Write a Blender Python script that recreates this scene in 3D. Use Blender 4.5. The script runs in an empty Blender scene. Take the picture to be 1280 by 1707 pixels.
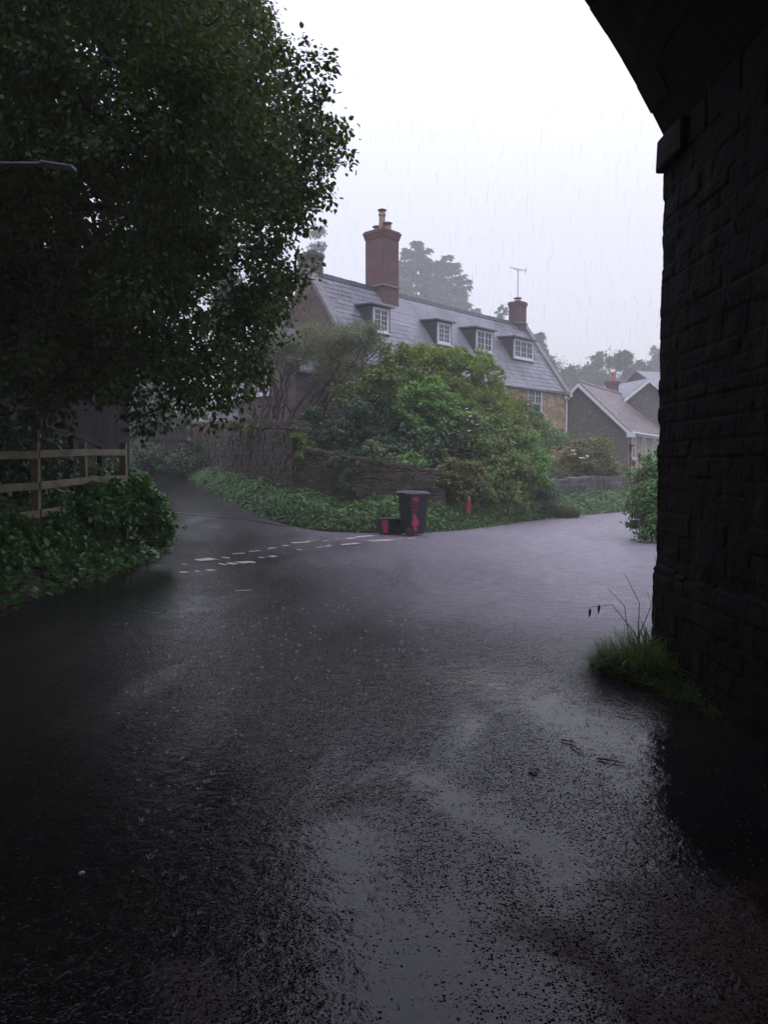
import bpy, math, random
import numpy as np
from mathutils import Vector, Matrix

random.seed(7)
rng = np.random.default_rng(11)
SC = bpy.context.scene
COL = SC.collection
R = math.radians

# ------------------------------------------------------------------ camera
EYE = 1.65
FPX = 1282.0
PITCH = math.atan(78.5 / FPX)
cam = bpy.data.cameras.new("camera")
cam.sensor_fit = 'VERTICAL'
cam.sensor_height = 36.0
cam.lens = FPX / 1707 * 36.0
cam.clip_start = 0.05
cam.clip_end = 900
cam_o = bpy.data.objects.new("camera", cam)
cam_o.location = (0, 0, EYE)
cam_o.rotation_euler = (math.pi / 2 - PITCH, 0, 0)
COL.objects.link(cam_o)
SC.camera = cam_o


def P(px, py, D):
    """world point seen at photo pixel (px, py) whose forward distance is D"""
    x = (px - 640) / FPX
    v = -(py - 853.5) / FPX
    dy = math.cos(PITCH) + v * math.sin(PITCH)
    dz = -math.sin(PITCH) + v * math.cos(PITCH)
    k = D / dy
    return Vector((x * k, D, EYE + dz * k))


def G(px, py, z=0.0):
    """point of the level z seen at photo pixel"""
    x = (px - 640) / FPX
    v = -(py - 853.5) / FPX
    dy = math.cos(PITCH) + v * math.sin(PITCH)
    dz = -math.sin(PITCH) + v * math.cos(PITCH)
    k = (z - EYE) / dz
    return Vector((x * k, dy * k, z))


# ------------------------------------------------------------------ materials
class NT:
    def __init__(self, name):
        self.m = bpy.data.materials.new(name)
        self.m.use_nodes = True
        self.t = self.m.node_tree
        self.t.nodes.clear()
        self.out = self.n('ShaderNodeOutputMaterial')

    def n(self, typ, **kw):
        nd = self.t.nodes.new(typ)
        for k, v in kw.items():
            if k.startswith('i_'):
                key = k[2:].replace('_', ' ')
                s = nd.inputs[int(key)] if key.isdigit() else nd.inputs[key]
                if hasattr(v, 'is_output'):
                    self.t.links.new(v, s)
                else:
                    s.default_value = v
            else:
                setattr(nd, k, v)
        return nd

    def link(self, a, b):
        self.t.links.new(a, b)

    def math(self, op, a, b=None, c=None, clamp=False):
        nd = self.n('ShaderNodeMath', operation=op, use_clamp=clamp)
        for i, v in enumerate((a, b, c)):
            if v is None:
                continue
            if hasattr(v, 'is_output'):
                self.link(v, nd.inputs[i])
            else:
                nd.inputs[i].default_value = v
        return nd.outputs[0]

    def ramp(self, fac, stops, interp='LINEAR'):
        nd = self.n('ShaderNodeValToRGB')
        nd.color_ramp.interpolation = interp
        els = nd.color_ramp.elements
        while len(els) < len(stops):
            els.new(0.5)
        for e, (p, c) in zip(els, stops):
            e.position = p
            e.color = (c[0], c[1], c[2], 1) if not isinstance(c, (int, float)) else (c, c, c, 1)
        self.link(fac, nd.inputs[0])
        return nd.outputs[0]

    def mix(self, fac, a, b, blend='MIX'):
        nd = self.n('ShaderNodeMix', data_type='RGBA', blend_type=blend)
        for s, v in ((nd.inputs[0], fac), (nd.inputs[6], a), (nd.inputs[7], b)):
            if hasattr(v, 'is_output'):
                self.link(v, s)
            else:
                s.default_value = v if isinstance(v, (int, float)) else (v[0], v[1], v[2], 1)
        return nd.outputs[2]

    def noise(self, vec, scale, detail=4, rough=0.55, dist=0.0):
        nd = self.n('ShaderNodeTexNoise', i_Scale=scale, i_Detail=detail, i_Roughness=rough, i_Distortion=dist)
        if vec is not None:
            self.link(vec, nd.inputs['Vector'])
        return nd.outputs['Fac']

    def bump(self, h, strength=0.5, dist=0.02, normal=None):
        nd = self.n('ShaderNodeBump', i_Strength=strength, i_Distance=dist)
        self.link(h, nd.inputs['Height'])
        if normal is not None:
            self.link(normal, nd.inputs['Normal'])
        return nd.outputs[0]

    def done(self, sh):
        self.link(sh, self.out.inputs['Surface'])
        return self.m

    def principled(self, **kw):
        return self.n('ShaderNodeBsdfPrincipled', **kw)

    def obj(self):
        return self.n('ShaderNodeTexCoord').outputs['Object']

    def pos(self):
        return self.n('ShaderNodeNewGeometry').outputs['Position']


def c4(c):
    return (c[0], c[1], c[2], 1)


def plain(name, col, rough=0.5, var=0.35, scale=6.0, bump=0.2, bdist=0.01, metal=0.0, spec=0.5):
    t = NT(name)
    v = t.obj()
    f = t.noise(v, scale, 6, 0.65)
    c = t.mix(t.ramp(f, [(0.3, 0.0), (0.7, 1.0)]), [x * (1 - var) for x in col], [min(1, x * (1 + var * .6)) for x in col])
    b = t.bump(t.noise(v, scale * 8, 4), bump, bdist)
    r = t.math('MULTIPLY_ADD', f, 0.3, rough - 0.15, clamp=True)
    p = t.principled(i_Base_Color=c, i_Roughness=r, i_Metallic=metal, i_Normal=b)
    p.inputs['Specular IOR Level'].default_value = spec
    return t.done(p.outputs[0])


def stone_mat(name, cols, mortar, scale=3.2, squash=2.0, bump=0.8, rough=0.75, edge=0.06, stain=(0.03, 0.03, 0.025), stain_amt=0.5,
              moss=None, pale=0.0):
    t = NT(name)
    v = t.obj()
    mp = t.n('ShaderNodeMapping')
    mp.inputs['Scale'].default_value = (1, 1, squash)
    wob = t.n('ShaderNodeTexNoise', i_Scale=2.5, i_Detail=3.0)
    t.link(v, wob.inputs['Vector'])
    ad = t.n('ShaderNodeVectorMath', operation='MULTIPLY_ADD')
    t.link(wob.outputs['Color'], ad.inputs[0])
    ad.inputs[1].default_value = (0.18, 0.18, 0.18)
    t.link(v, ad.inputs[2])
    t.link(ad.outputs[0], mp.inputs['Vector'])
    vc = t.n('ShaderNodeTexVoronoi', feature='F1', i_Scale=scale, i_Randomness=0.9)
    ve = t.n('ShaderNodeTexVoronoi', feature='DISTANCE_TO_EDGE', i_Scale=scale, i_Randomness=0.9)
    t.link(mp.outputs[0], vc.inputs['Vector'])
    t.link(mp.outputs[0], ve.inputs['Vector'])
    sep = t.n('ShaderNodeSeparateColor')
    t.link(vc.outputs['Color'], sep.inputs[0])
    n = len(cols)
    c = t.ramp(sep.outputs[0], [((i + .5) / n, k) for i, k in enumerate(cols)])
    fine = t.noise(v, 22, 5, 0.7)
    c = t.mix(t.math('MULTIPLY', fine, 0.75), c, [x * 0.35 for x in cols[0]])
    e = t.ramp(ve.outputs['Distance'], [(edge * 0.3, 0.0), (edge * 1.6, 1.0)])
    c = t.mix(e, mortar, c)
    big = t.noise(v, 0.9, 5, 0.65)
    c = t.mix(t.math('MULTIPLY', t.ramp(big, [(0.45, 0.0), (0.68, 1.0)]), stain_amt), c, stain)
    if pale:
        vp = t.n('ShaderNodeTexVoronoi', feature='F1', i_Scale=2.3, i_Randomness=1.0)
        t.link(ad.outputs[0], vp.inputs['Vector'])
        c = t.mix(t.math('MULTIPLY', t.ramp(vp.outputs['Distance'], [(0.10, 1.0), (0.2, 0.0)]), pale), c, (0.5, 0.47, 0.42))
    if moss:
        mm = t.ramp(t.noise(v, 1.7, 6, 0.7), [(0.5, 0.0), (0.62, 1.0)])
        c = t.mix(t.math('MULTIPLY', mm, 0.7), c, moss)
    h = t.math('ADD', t.math('MULTIPLY', e, 0.7), t.math('MULTIPLY', fine, 0.5))
    b = t.bump(h, bump, 0.03)
    p = t.principled(i_Base_Color=c, i_Roughness=rough, i_Normal=b)
    return t.done(p.outputs[0])


def brick_mat(name, c1, c2, mortar, bw=0.225, bh=0.075, stain=0.4):
    t = NT(name)
    v = t.obj()
    s = t.n('ShaderNodeSeparateXYZ')
    t.link(v, s.inputs[0])
    u = t.math('ADD', s.outputs[0], s.outputs[1])
    cb = t.n('ShaderNodeCombineXYZ')
    t.link(u, cb.inputs[0])
    t.link(s.outputs[2], cb.inputs[1])
    br = t.n('ShaderNodeTexBrick', i_Color1=c4(c1), i_Color2=c4(c2), i_Mortar=c4(mortar), i_Scale=1.0)
    br.inputs['Mortar Size'].default_value = 0.008
    br.inputs['Brick Width'].default_value = bw
    br.inputs['Row Height'].default_value = bh
    t.link(cb.outputs[0], br.inputs['Vector'])
    f = t.noise(v, 3, 6, 0.7)
    c = t.mix(t.math('MULTIPLY', t.ramp(f, [(0.4, 0.0), (0.7, 1.0)]), stain), br.outputs['Color'], (0.035, 0.03, 0.035))
    fine = t.noise(v, 40, 4)
    h = t.math('SUBTRACT', t.math('MULTIPLY', fine, 0.4), br.outputs['Fac'])
    p = t.principled(i_Base_Color=c, i_Roughness=0.75, i_Normal=t.bump(h, 0.6, 0.012))
    return t.done(p.outputs[0])


def leaf_mat(name, dark, light, rough=0.42, trans=0.28, yellow=None):
    t = NT(name)
    g = t.n('ShaderNodeNewGeometry')
    stops = [(0.0, dark), (0.7, light)]
    if yellow:
        stops += [(0.93, light), (1.0, yellow)]
    c = t.ramp(g.outputs['Random Per Island'], stops)
    cl = t.noise(g.outputs['Position'], 1.3, 3)
    c = t.mix(t.ramp(cl, [(0.35, 0.0), (0.65, 1.0)]), t.mix(0.3, c, [x * .6 for x in dark]), c)
    p = t.principled(i_Base_Color=c, i_Roughness=rough)
    tr = t.n('ShaderNodeBsdfTranslucent')
    t.link(t.mix(0.5, c, [light[0] * 1.6, light[1] * 1.5, light[2] * .6]), tr.inputs['Color'])
    mx = t.n('ShaderNodeMixShader', i_0=trans)
    t.link(p.outputs[0], mx.inputs[1])
    t.link(tr.outputs[0], mx.inputs[2])
    return t.done(mx.outputs[0])


def slate_mat(name, cols, stain_col, stain_lo=0.5, stain_hi=0.7, rough=0.38):
    t = NT(name)
    g = t.n('ShaderNodeNewGeometry')
    v = t.obj()
    c = t.ramp(g.outputs['Random Per Island'], [(0.0, cols[0]), (0.5, cols[1]), (1.0, cols[2])])
    f = t.noise(v, 0.55, 6, 0.7)
    c = t.mix(t.math('MULTIPLY', t.ramp(f, [(stain_lo, 0.0), (stain_hi, 1.0)]), 0.8), c, stain_col)
    f2 = t.noise(v, 9, 5, 0.7)
    c = t.mix(t.math('MULTIPLY', f2, 0.5), c, [x * .6 for x in cols[0]])
    p = t.principled(i_Base_Color=c, i_Roughness=t.math('MULTIPLY_ADD', f2, 0.3, rough - .12), i_Normal=t.bump(f2, 0.25, 0.01))
    return t.done(p.outputs[0])


def road_mat():
    t = NT('wet_asphalt')
    pos = t.pos()
    sp = t.n('ShaderNodeSeparateXYZ')
    t.link(pos, sp.inputs[0])
    wob = t.n('ShaderNodeTexNoise', i_Scale=1.6, i_Detail=4.0, i_Roughness=0.6)
    t.link(pos, wob.inputs['Vector'])
    wp = t.n('ShaderNodeVectorMath', operation='MULTIPLY_ADD')
    t.link(wob.outputs['Color'], wp.inputs[0])
    wp.inputs[1].default_value = (.55, .9, 0)
    t.link(pos, wp.inputs[2])
    sub0 = t.n('ShaderNodeVectorMath', operation='SUBTRACT')
    t.link(wp.outputs[0], sub0.inputs[0])
    sub0.inputs[1].default_value = (.275, .45, 0)
    wpos = sub0.outputs[0]

    fineb = t.noise(pos, 4.5, 5, .7)

    def seg(a, b, w0, w1):
        """soft mask round the ground segment a-b"""
        a, b = Vector(a), Vector(b)
        ab = b - a
        d1 = t.n('ShaderNodeVectorMath', operation='SUBTRACT')
        t.link(wpos, d1.inputs[0])
        d1.inputs[1].default_value = a
        dt = t.n('ShaderNodeVectorMath', operation='DOT_PRODUCT')
        t.link(d1.outputs[0], dt.inputs[0])
        dt.inputs[1].default_value = ab / ab.length_squared
        k = t.math('ADD', dt.outputs['Value'], 0, clamp=True)
        sc = t.n('ShaderNodeVectorMath', operation='SCALE')
        sc.inputs[0].default_value = ab
        t.link(k, sc.inputs['Scale'])
        d2 = t.n('ShaderNodeVectorMath', operation='SUBTRACT')
        t.link(d1.outputs[0], d2.inputs[0])
        t.link(sc.outputs[0], d2.inputs[1])
        ln = t.n('ShaderNodeVectorMath', operation='LENGTH')
        t.link(d2.outputs[0], ln.inputs[0])
        return t.ramp(t.math('ADD', ln.outputs['Value'], t.math('MULTIPLY_ADD', fineb, .5, -.25)), [(w0, 1.0), (w1 * 1.35, 0.0)])

    # standing water: the hollows of the worn surface, the rest is a thin film over the stones
    mp = t.n('ShaderNodeMapping')
    mp.inputs['Rotation'].default_value = (0, 0, R(-38))
    mp.inputs['Scale'].default_value = (1.0, 0.33, 1)
    t.link(pos, mp.inputs['Vector'])
    big = t.noise(mp.outputs[0], 0.8, 4, 0.55, 0.4)
    film = t.ramp(big, [(0.50, 0.0), (0.66, 1.0)])
    for a, b, w0, w1 in ((G(560, 1390), G(660, 1720), .03, .30), (G(680, 1290), G(930, 1440), .02, .17), (G(800, 1130), G(1010, 1230), .1, .42), (G(690, 1560), G(700, 1800), .05, .35)):
        film = t.math('MAXIMUM', film, seg(a, b, w0, w1))
    mud = t.math('MAXIMUM', t.math('MAXIMUM', seg(G(915, 1555), G(1230, 1720), .05, .24), seg(G(1180, 1560), G(1500, 1640), .1, .5)), t.math('MULTIPLY', seg(G(335, 1600), G(345, 1650), .02, .14), .8))
    film = t.math('MULTIPLY', film, t.math('SUBTRACT', 1.0, mud))
    # rain-churned water beyond the arch, its pale sheen painted into the base colour
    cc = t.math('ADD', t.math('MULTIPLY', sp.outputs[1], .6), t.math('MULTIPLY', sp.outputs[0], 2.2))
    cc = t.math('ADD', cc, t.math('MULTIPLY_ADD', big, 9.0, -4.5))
    past_arch = t.ramp(t.math('MULTIPLY', sp.outputs[1], .05), [(.26, 0.0), (.42, 1.0)])
    churn_sheen = t.ramp(t.math('MULTIPLY', cc, 0.05), [(0.09, 0.0), (0.40, .66), (0.85, 1.0)])
    churn_sheen = t.math('MULTIPLY', churn_sheen, past_arch)
    med = t.noise(pos, 5.0, 4, 0.6)
    ag = t.n('ShaderNodeTexVoronoi', feature='F1', i_Scale=86.0, i_Randomness=1.0)
    t.link(pos, ag.inputs['Vector'])
    sc = t.n('ShaderNodeSeparateColor')
    t.link(ag.outputs['Color'], sc.inputs[0])
    body0 = t.ramp(ag.outputs['Distance'], [(0.40, 1.0), (0.55, 0.0)])
    dens = t.math('ADD', t.math('MULTIPLY', t.math('SUBTRACT', 1.0, film), 0.30), t.math('MULTIPLY_ADD', med, 0.75, -.33))
    dens = t.math('MULTIPLY', dens, t.math('SUBTRACT', 1.0, t.math('MULTIPLY', churn_sheen, .8)))
    cell = t.math('GREATER_THAN', dens, sc.outputs[0])
    body = t.ramp(t.math('ADD', ag.outputs['Distance'], t.math('MULTIPLY_ADD', t.noise(pos, 170, 2), .3, -.15)), [(0.40, 1.0), (0.50, 0.0)])
    speck = t.math('MULTIPLY', cell, body)
    ag2 = t.n('ShaderNodeTexVoronoi', feature='F1', i_Scale=180.0, i_Randomness=1.0)
    t.link(pos, ag2.inputs['Vector'])
    sc2 = t.n('ShaderNodeSeparateColor')
    t.link(ag2.outputs['Color'], sc2.inputs[0])
    cell2 = t.math('GREATER_THAN', t.math('MULTIPLY', dens, .8), sc2.outputs[0])
    speck = t.math('MAXIMUM', speck, t.math('MULTIPLY', cell2, t.ramp(ag2.outputs['Distance'], [(0.42, 1.0), (0.52, 0.0)])))
    silt = t.ramp(t.noise(pos, 0.5, 5, 0.6), [(0.42, 0.0), (0.66, 1.0)])
    base = t.mix(silt, (0.009, 0.008, 0.009), (0.024, 0.015, 0.012))
    base = t.mix(speck, base, (0.006, 0.006, 0.007))
    base = t.mix(t.math('MULTIPLY', t.noise(pos, 90, 3), 0.5), base, (0.010, 0.009, 0.010))
    base = t.mix(mud, base, (0.030, 0.013, 0.012))
    pale = t.math('GREATER_THAN', sc.outputs[1], 0.972)
    base = t.mix(t.math('MULTIPLY', t.math('MULTIPLY', pale, body), 0.6), base, (0.2, 0.17, 0.15))
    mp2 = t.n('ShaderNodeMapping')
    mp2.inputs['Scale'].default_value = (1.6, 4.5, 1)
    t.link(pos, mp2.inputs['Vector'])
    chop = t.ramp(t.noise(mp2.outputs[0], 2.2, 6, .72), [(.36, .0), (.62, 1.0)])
    sheen_col = t.mix(chop, (0.20, 0.178, 0.195), (0.37, 0.33, 0.365))
    sheen_col = t.mix(t.math('MULTIPLY', t.math('GREATER_THAN', sc.outputs[2], .9), t.math('MULTIPLY', body0, .8)), sheen_col, (0.06, 0.05, 0.05))
    base = t.mix(t.math('MULTIPLY', churn_sheen, 0.85), base, sheen_col)
    rough = t.math('ADD', t.math('MULTIPLY_ADD', film, -0.05, 0.09), t.math('MULTIPLY', speck, 0.6))
    rough = t.math('ADD', rough, t.math('ADD', t.math('MULTIPLY', churn_sheen, 0.36), t.math('MULTIPLY', mud, .45)))
    rip = t.noise(pos, 13, 3, 0.6, 0.6)
    vr = t.n('ShaderNodeTexVoronoi', feature='SMOOTH_F1', i_Scale=9.0, i_Randomness=1.0)
    t.link(pos, vr.inputs['Vector'])
    ring = t.math('SINE', t.math('MULTIPLY', vr.outputs['Distance'], 55.0))
    ring = t.math('MULTIPLY', ring, t.ramp(vr.outputs['Distance'], [(0.05, 1.0), (0.45, 0.0)]))
    ring = t.math('MULTIPLY', ring, t.math('ADD', churn_sheen, .03))
    h = t.math('ADD', t.math('MULTIPLY', rip, t.math('MULTIPLY_ADD', film, -.55, .8)), t.math('MULTIPLY', ring, 0.12))
    grain = t.math('MULTIPLY', t.math('SUBTRACT', 1.0, t.math('MULTIPLY', film, 0.97)), t.noise(pos, 48, 3, 0.7))
    n1 = t.bump(t.math('MULTIPLY', h, t.math('MULTIPLY_ADD', churn_sheen, 1.5, 1.0)), 0.32, 0.03)
    n2 = t.bump(grain, 0.28, 0.012, n1)
    n3 = t.bump(speck, 0.8, 0.008, n2)
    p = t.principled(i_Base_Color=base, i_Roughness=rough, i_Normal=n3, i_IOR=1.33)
    t.link(t.math('SUBTRACT', .45, t.math('MULTIPLY', speck, .42)), p.inputs['Specular IOR Level'])
    return t.done(p.outputs[0])


def glass_mat():
    t = NT('window_glass')
    p = t.principled(i_Base_Color=(0.03, 0.035, 0.04, 1), i_Roughness=0.06, i_Normal=t.bump(t.noise(t.obj(), 3, 2), 0.05, 0.02))
    return t.done(p.outputs[0])


M = {}
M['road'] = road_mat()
M['glass'] = glass_mat()
M['white'] = plain('white_paint', (0.66, 0.66, 0.68), 0.5, 0.18, 5, 0.1)
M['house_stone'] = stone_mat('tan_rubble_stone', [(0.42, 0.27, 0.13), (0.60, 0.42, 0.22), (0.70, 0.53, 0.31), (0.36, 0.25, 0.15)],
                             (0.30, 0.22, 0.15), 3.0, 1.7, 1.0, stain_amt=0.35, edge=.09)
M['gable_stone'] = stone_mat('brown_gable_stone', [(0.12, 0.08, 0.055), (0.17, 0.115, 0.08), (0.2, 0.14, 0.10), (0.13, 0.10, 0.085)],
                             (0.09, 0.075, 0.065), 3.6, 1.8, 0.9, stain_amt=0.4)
M['flint'] = stone_mat('dark_stone_with_pale_flints', [(0.085, 0.062, 0.055), (0.115, 0.082, 0.072), (0.13, 0.096, 0.085), (0.09, 0.072, 0.068)],
                       (0.10, 0.08, 0.07), 3.4, 1.5, 0.9, stain_amt=0.3, pale=0.3)
M['wall_stone'] = stone_mat('garden_wall_stone', [(0.125, 0.092, 0.062), (0.18, 0.135, 0.092), (0.24, 0.185, 0.135), (0.14, 0.112, 0.085)],
                            (0.05, 0.038, 0.028), 4.4, 2.6, 1.0, stain_amt=0.35, moss=(0.025, 0.032, 0.012))
M['grey_wall'] = stone_mat('pale_limewashed_stone', [(0.15, 0.13, 0.12), (0.2, 0.18, 0.165), (0.24, 0.22, 0.2), (0.14, 0.12, 0.11)],
                           (0.12, 0.11, 0.10), 4.0, 1.6, 0.8, stain_amt=0.5, moss=(0.03, 0.04, 0.015))


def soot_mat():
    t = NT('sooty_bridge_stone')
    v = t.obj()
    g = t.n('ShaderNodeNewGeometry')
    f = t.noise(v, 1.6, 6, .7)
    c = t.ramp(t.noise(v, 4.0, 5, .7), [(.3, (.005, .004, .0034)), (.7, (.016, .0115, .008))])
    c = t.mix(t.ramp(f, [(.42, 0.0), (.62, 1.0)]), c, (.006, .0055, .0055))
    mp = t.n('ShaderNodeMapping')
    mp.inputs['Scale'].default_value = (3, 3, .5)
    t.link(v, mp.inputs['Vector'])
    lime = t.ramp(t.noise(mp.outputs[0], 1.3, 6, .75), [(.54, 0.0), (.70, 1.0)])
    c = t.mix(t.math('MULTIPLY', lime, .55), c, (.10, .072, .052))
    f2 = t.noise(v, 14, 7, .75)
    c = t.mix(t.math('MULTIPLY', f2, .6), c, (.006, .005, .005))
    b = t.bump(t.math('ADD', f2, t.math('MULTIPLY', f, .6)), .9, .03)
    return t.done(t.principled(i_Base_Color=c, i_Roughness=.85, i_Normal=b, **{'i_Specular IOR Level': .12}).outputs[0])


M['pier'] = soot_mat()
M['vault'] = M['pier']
M['brick'] = brick_mat('red_brick', (0.19, 0.060, 0.05), (0.105, 0.042, 0.042), (0.13, 0.10, 0.10), stain=0.6)
M['brick_dark'] = brick_mat('dark_red_brick', (0.15, 0.05, 0.045), (0.10, 0.04, 0.04), (0.09, 0.07, 0.07), stain=0.7)
M['slate'] = slate_mat('wet_slate', [(0.16, 0.155, 0.185), (0.21, 0.205, 0.235), (0.26, 0.25, 0.285)], (0.055, 0.045, 0.042), 0.46, 0.66)
M['tile'] = slate_mat('clay_tile', [(0.20, 0.155, 0.155), (0.26, 0.2, 0.2), (0.31, 0.25, 0.25)], (0.12, 0.07, 0.055), 0.5, 0.7)
M['slate_dark'] = plain('dark_slate_hanging', (0.035, 0.035, 0.045), 0.5, 0.3, 4, 0.3)
M['coping'] = plain('weathered_coping', (0.2, 0.19, 0.185), 0.7, 0.4, 3, 0.4, 0.02)
M['lead'] = plain('lead_sheet', (0.10, 0.10, 0.12), 0.4, 0.25, 3, 0.1)
M['pot'] = plain('clay_pot', (0.34, 0.20, 0.15), 0.7, 0.3, 6, 0.2)
M['pot_red'] = plain('orange_clay_pot', (0.34, 0.12, 0.075), 0.7, 0.2, 6, 0.2)
M['metal'] = plain('grey_metal', (0.22, 0.22, 0.24), 0.4, 0.2, 8, 0.1, metal=0.6)
M['dark_metal'] = plain('dark_metal', (0.03, 0.03, 0.035), 0.4, 0.2, 8, 0.1)
M['fence'] = plain('weathered_fence_wood', (0.24, 0.20, 0.115), 0.65, 0.6, 4, 0.5, 0.01)
M['dark_wood'] = plain('dark_stained_wood', (0.025, 0.02, 0.018), 0.6, 0.5, 5, 0.5, 0.01)
M['board'] = plain('grey_weatherboard', (0.33, 0.33, 0.36), 0.6, 0.3, 3, 0.2)
M['barn'] = plain('dark_grey_barn_sheet', (0.032, 0.032, 0.038), 0.7, 0.3, 0.6, 0.2)
M['bin'] = plain('black_bin_plastic', (0.012, 0.012, 0.016), 0.45, 0.3, 12, 0.15, 0.004)
M['bin_lid'] = plain('grey_black_lid_plastic', (0.028, 0.028, 0.034), 0.35, 0.3, 12, 0.15, 0.004)
M['pink'] = plain('pink_spray_paint', (0.50, 0.028, 0.13), 0.5, 0.6, 26, 0.2)
M['red'] = plain('red_post_paint', (0.55, 0.03, 0.025), 0.45, 0.2, 8, 0.1)
M['paint'] = plain('worn_road_paint', (0.56, 0.48, 0.42), 0.5, 0.5, 14, 0.4, 0.006)
M['tar'] = plain('tar_seam', (0.008, 0.008, 0.008), 0.35, 0.3, 8, 0.3)
M['soil'] = plain('dark_soil', (0.03, 0.024, 0.016), 0.85, 0.5, 3, 0.6, 0.03)
M['turf'] = plain('damp_turf', (0.03, 0.05, 0.014), 0.8, 0.5, 2, 0.8, 0.05)
M['hill'] = plain('far_hillside', (0.04, 0.065, 0.025), 0.9, 0.4, 0.15, 0.5, 0.2)
M['bark'] = plain('dark_bark', (0.03, 0.024, 0.019), 0.75, 0.5, 7, 0.8, 0.03)
M['bark_brown'] = plain('brown_stems', (0.05, 0.036, 0.027), 0.7, 0.5, 7, 0.6, 0.02)
M['bark_grey'] = plain('grey_bark', (0.06, 0.052, 0.046), 0.75, 0.5, 7, 0.6, 0.02)
M['leaf_tree'] = leaf_mat('lime_leaves', (0.024, 0.046, 0.011), (0.062, 0.100, 0.022), 0.62, 0.34, (0.10, 0.09, 0.02))
M['leaf_ivy'] = leaf_mat('nettle_leaves', (0.042, 0.125, 0.024), (0.105, 0.250, 0.058), 0.38, 0.22)
M['leaf_verge'] = leaf_mat('verge_leaves', (0.048, 0.132, 0.026), (0.121, 0.248, 0.057), 0.42, 0.22)
M['leaf_laurel'] = leaf_mat('laurel_leaves', (0.115, 0.190, 0.028), (0.265, 0.356, 0.069), 0.38, 0.25)
M['leaf_bright'] = leaf_mat('bright_shrub_leaves', (0.098, 0.224, 0.046), (0.201, 0.368, 0.098), 0.4, 0.3)
M['leaf_dark'] = leaf_mat('dark_evergreen_leaves', (0.031, 0.072, 0.026), (0.072, 0.132, 0.046), 0.4, 0.2)
M['leaf_grey'] = leaf_mat('grey_green_leaves', (0.105, 0.130, 0.066), (0.215, 0.245, 0.130), 0.45, 0.3)
M['leaf_olive'] = leaf_mat('olive_leaves', (0.088, 0.112, 0.025), (0.188, 0.206, 0.056), 0.45, 0.28, (0.20, 0.13, 0.04))
M['leaf_hedge'] = leaf_mat('hedge_leaves', (0.085, 0.147, 0.033), (0.194, 0.269, 0.065), 0.42, 0.25, (0.12, 0.08, 0.03))
M['leaf_far'] = leaf_mat('far_tree_leaves', (0.024, 0.042, 0.018), (0.045, 0.072, 0.028), 0.6, 0.2)
M['leaf_fir'] = leaf_mat('conifer_sprays', (0.014, 0.032, 0.020), (0.028, 0.052, 0.032), 0.6, 0.15)
M['grass'] = leaf_mat('grass_blades', (0.050, 0.098, 0.020), (0.115, 0.170, 0.045), 0.4, 0.3, (0.16, 0.14, 0.06))
M['petal'] = plain('white_petals', (0.8, 0.8, 0.76), 0.6, 0.1, 20, 0.1)
M['petal_pink'] = plain('pink_petals', (0.6, 0.2, 0.25), 0.6, 0.2, 20, 0.1)
M['petal_orange'] = plain('amber_petals', (0.5, 0.27, 0.07), 0.6, 0.3, 20, 0.1)
M['seed'] = plain('rusty_seed_heads', (0.085, 0.032, 0.018), 0.8, 0.4, 20, 0.3)
M['stem'] = plain('dry_plant_stem', (0.05, 0.04, 0.022), 0.7, 0.4, 10, 0.3)
M['debris'] = plain('dead_leaf', (0.022, 0.014, 0.009), 0.5, 0.4, 14, 0.3)
M['litter'] = leaf_mat('leaf_litter', (0.02, 0.014, 0.009), (0.09, 0.07, 0.045), 0.5, 0.1, (0.22, 0.2, 0.15))
M['pebble'] = plain('pale_pebble', (0.4, 0.42, 0.42), 0.5, 0.3, 14, 0.3)


def rain_mat():
    t = NT('rain_water')
    d = t.n('ShaderNodeBsdfTranslucent', i_Color=(0.8, 0.82, 0.88, 1))
    g = t.principled(i_Base_Color=(0.75, 0.77, 0.82, 1), i_Roughness=0.15)
    mx = t.n('ShaderNodeMixShader', i_0=0.5)
    t.link(d.outputs[0], mx.inputs[1])
    t.link(g.outputs[0], mx.inputs[2])
    tr = t.n('ShaderNodeBsdfTransparent')
    m2 = t.n('ShaderNodeMixShader', i_0=0.24)
    t.link(tr.outputs[0], m2.inputs[1])
    t.link(mx.outputs[0], m2.inputs[2])
    return t.done(m2.outputs[0])


M['rain'] = rain_mat()


def splash_mat():
    t = NT('splash_water')
    d = t.n('ShaderNodeBsdfTranslucent', i_Color=(0.7, 0.68, 0.68, 1))
    g = t.principled(i_Base_Color=(0.55, 0.52, 0.52, 1), i_Roughness=0.2)
    mx = t.n('ShaderNodeMixShader', i_0=0.6)
    t.link(d.outputs[0], mx.inputs[1])
    t.link(g.outputs[0], mx.inputs[2])
    tr = t.n('ShaderNodeBsdfTransparent')
    m2 = t.n('ShaderNodeMixShader', i_0=0.55)
    t.link(tr.outputs[0], m2.inputs[1])
    t.link(mx.outputs[0], m2.inputs[2])
    return t.done(m2.outputs[0])


M['splash'] = splash_mat()


# ------------------------------------------------------------------ object helpers
def tag(o, label=None, cat=None, group=None, kind=None):
    if label:
        o['label'] = label
    if cat:
        o['category'] = cat
    if group:
        o['group'] = group
    if kind:
        o['kind'] = kind
    return o


def empty(name, loc=(0, 0, 0), rz=0.0, label=None, cat=None, group=None):
    o = bpy.data.objects.new(name, None)
    o.empty_display_size = 0.3
    o.location = loc
    o.rotation_euler = (0, 0, rz)
    COL.objects.link(o)
    return tag(o, label, cat, group)


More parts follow.
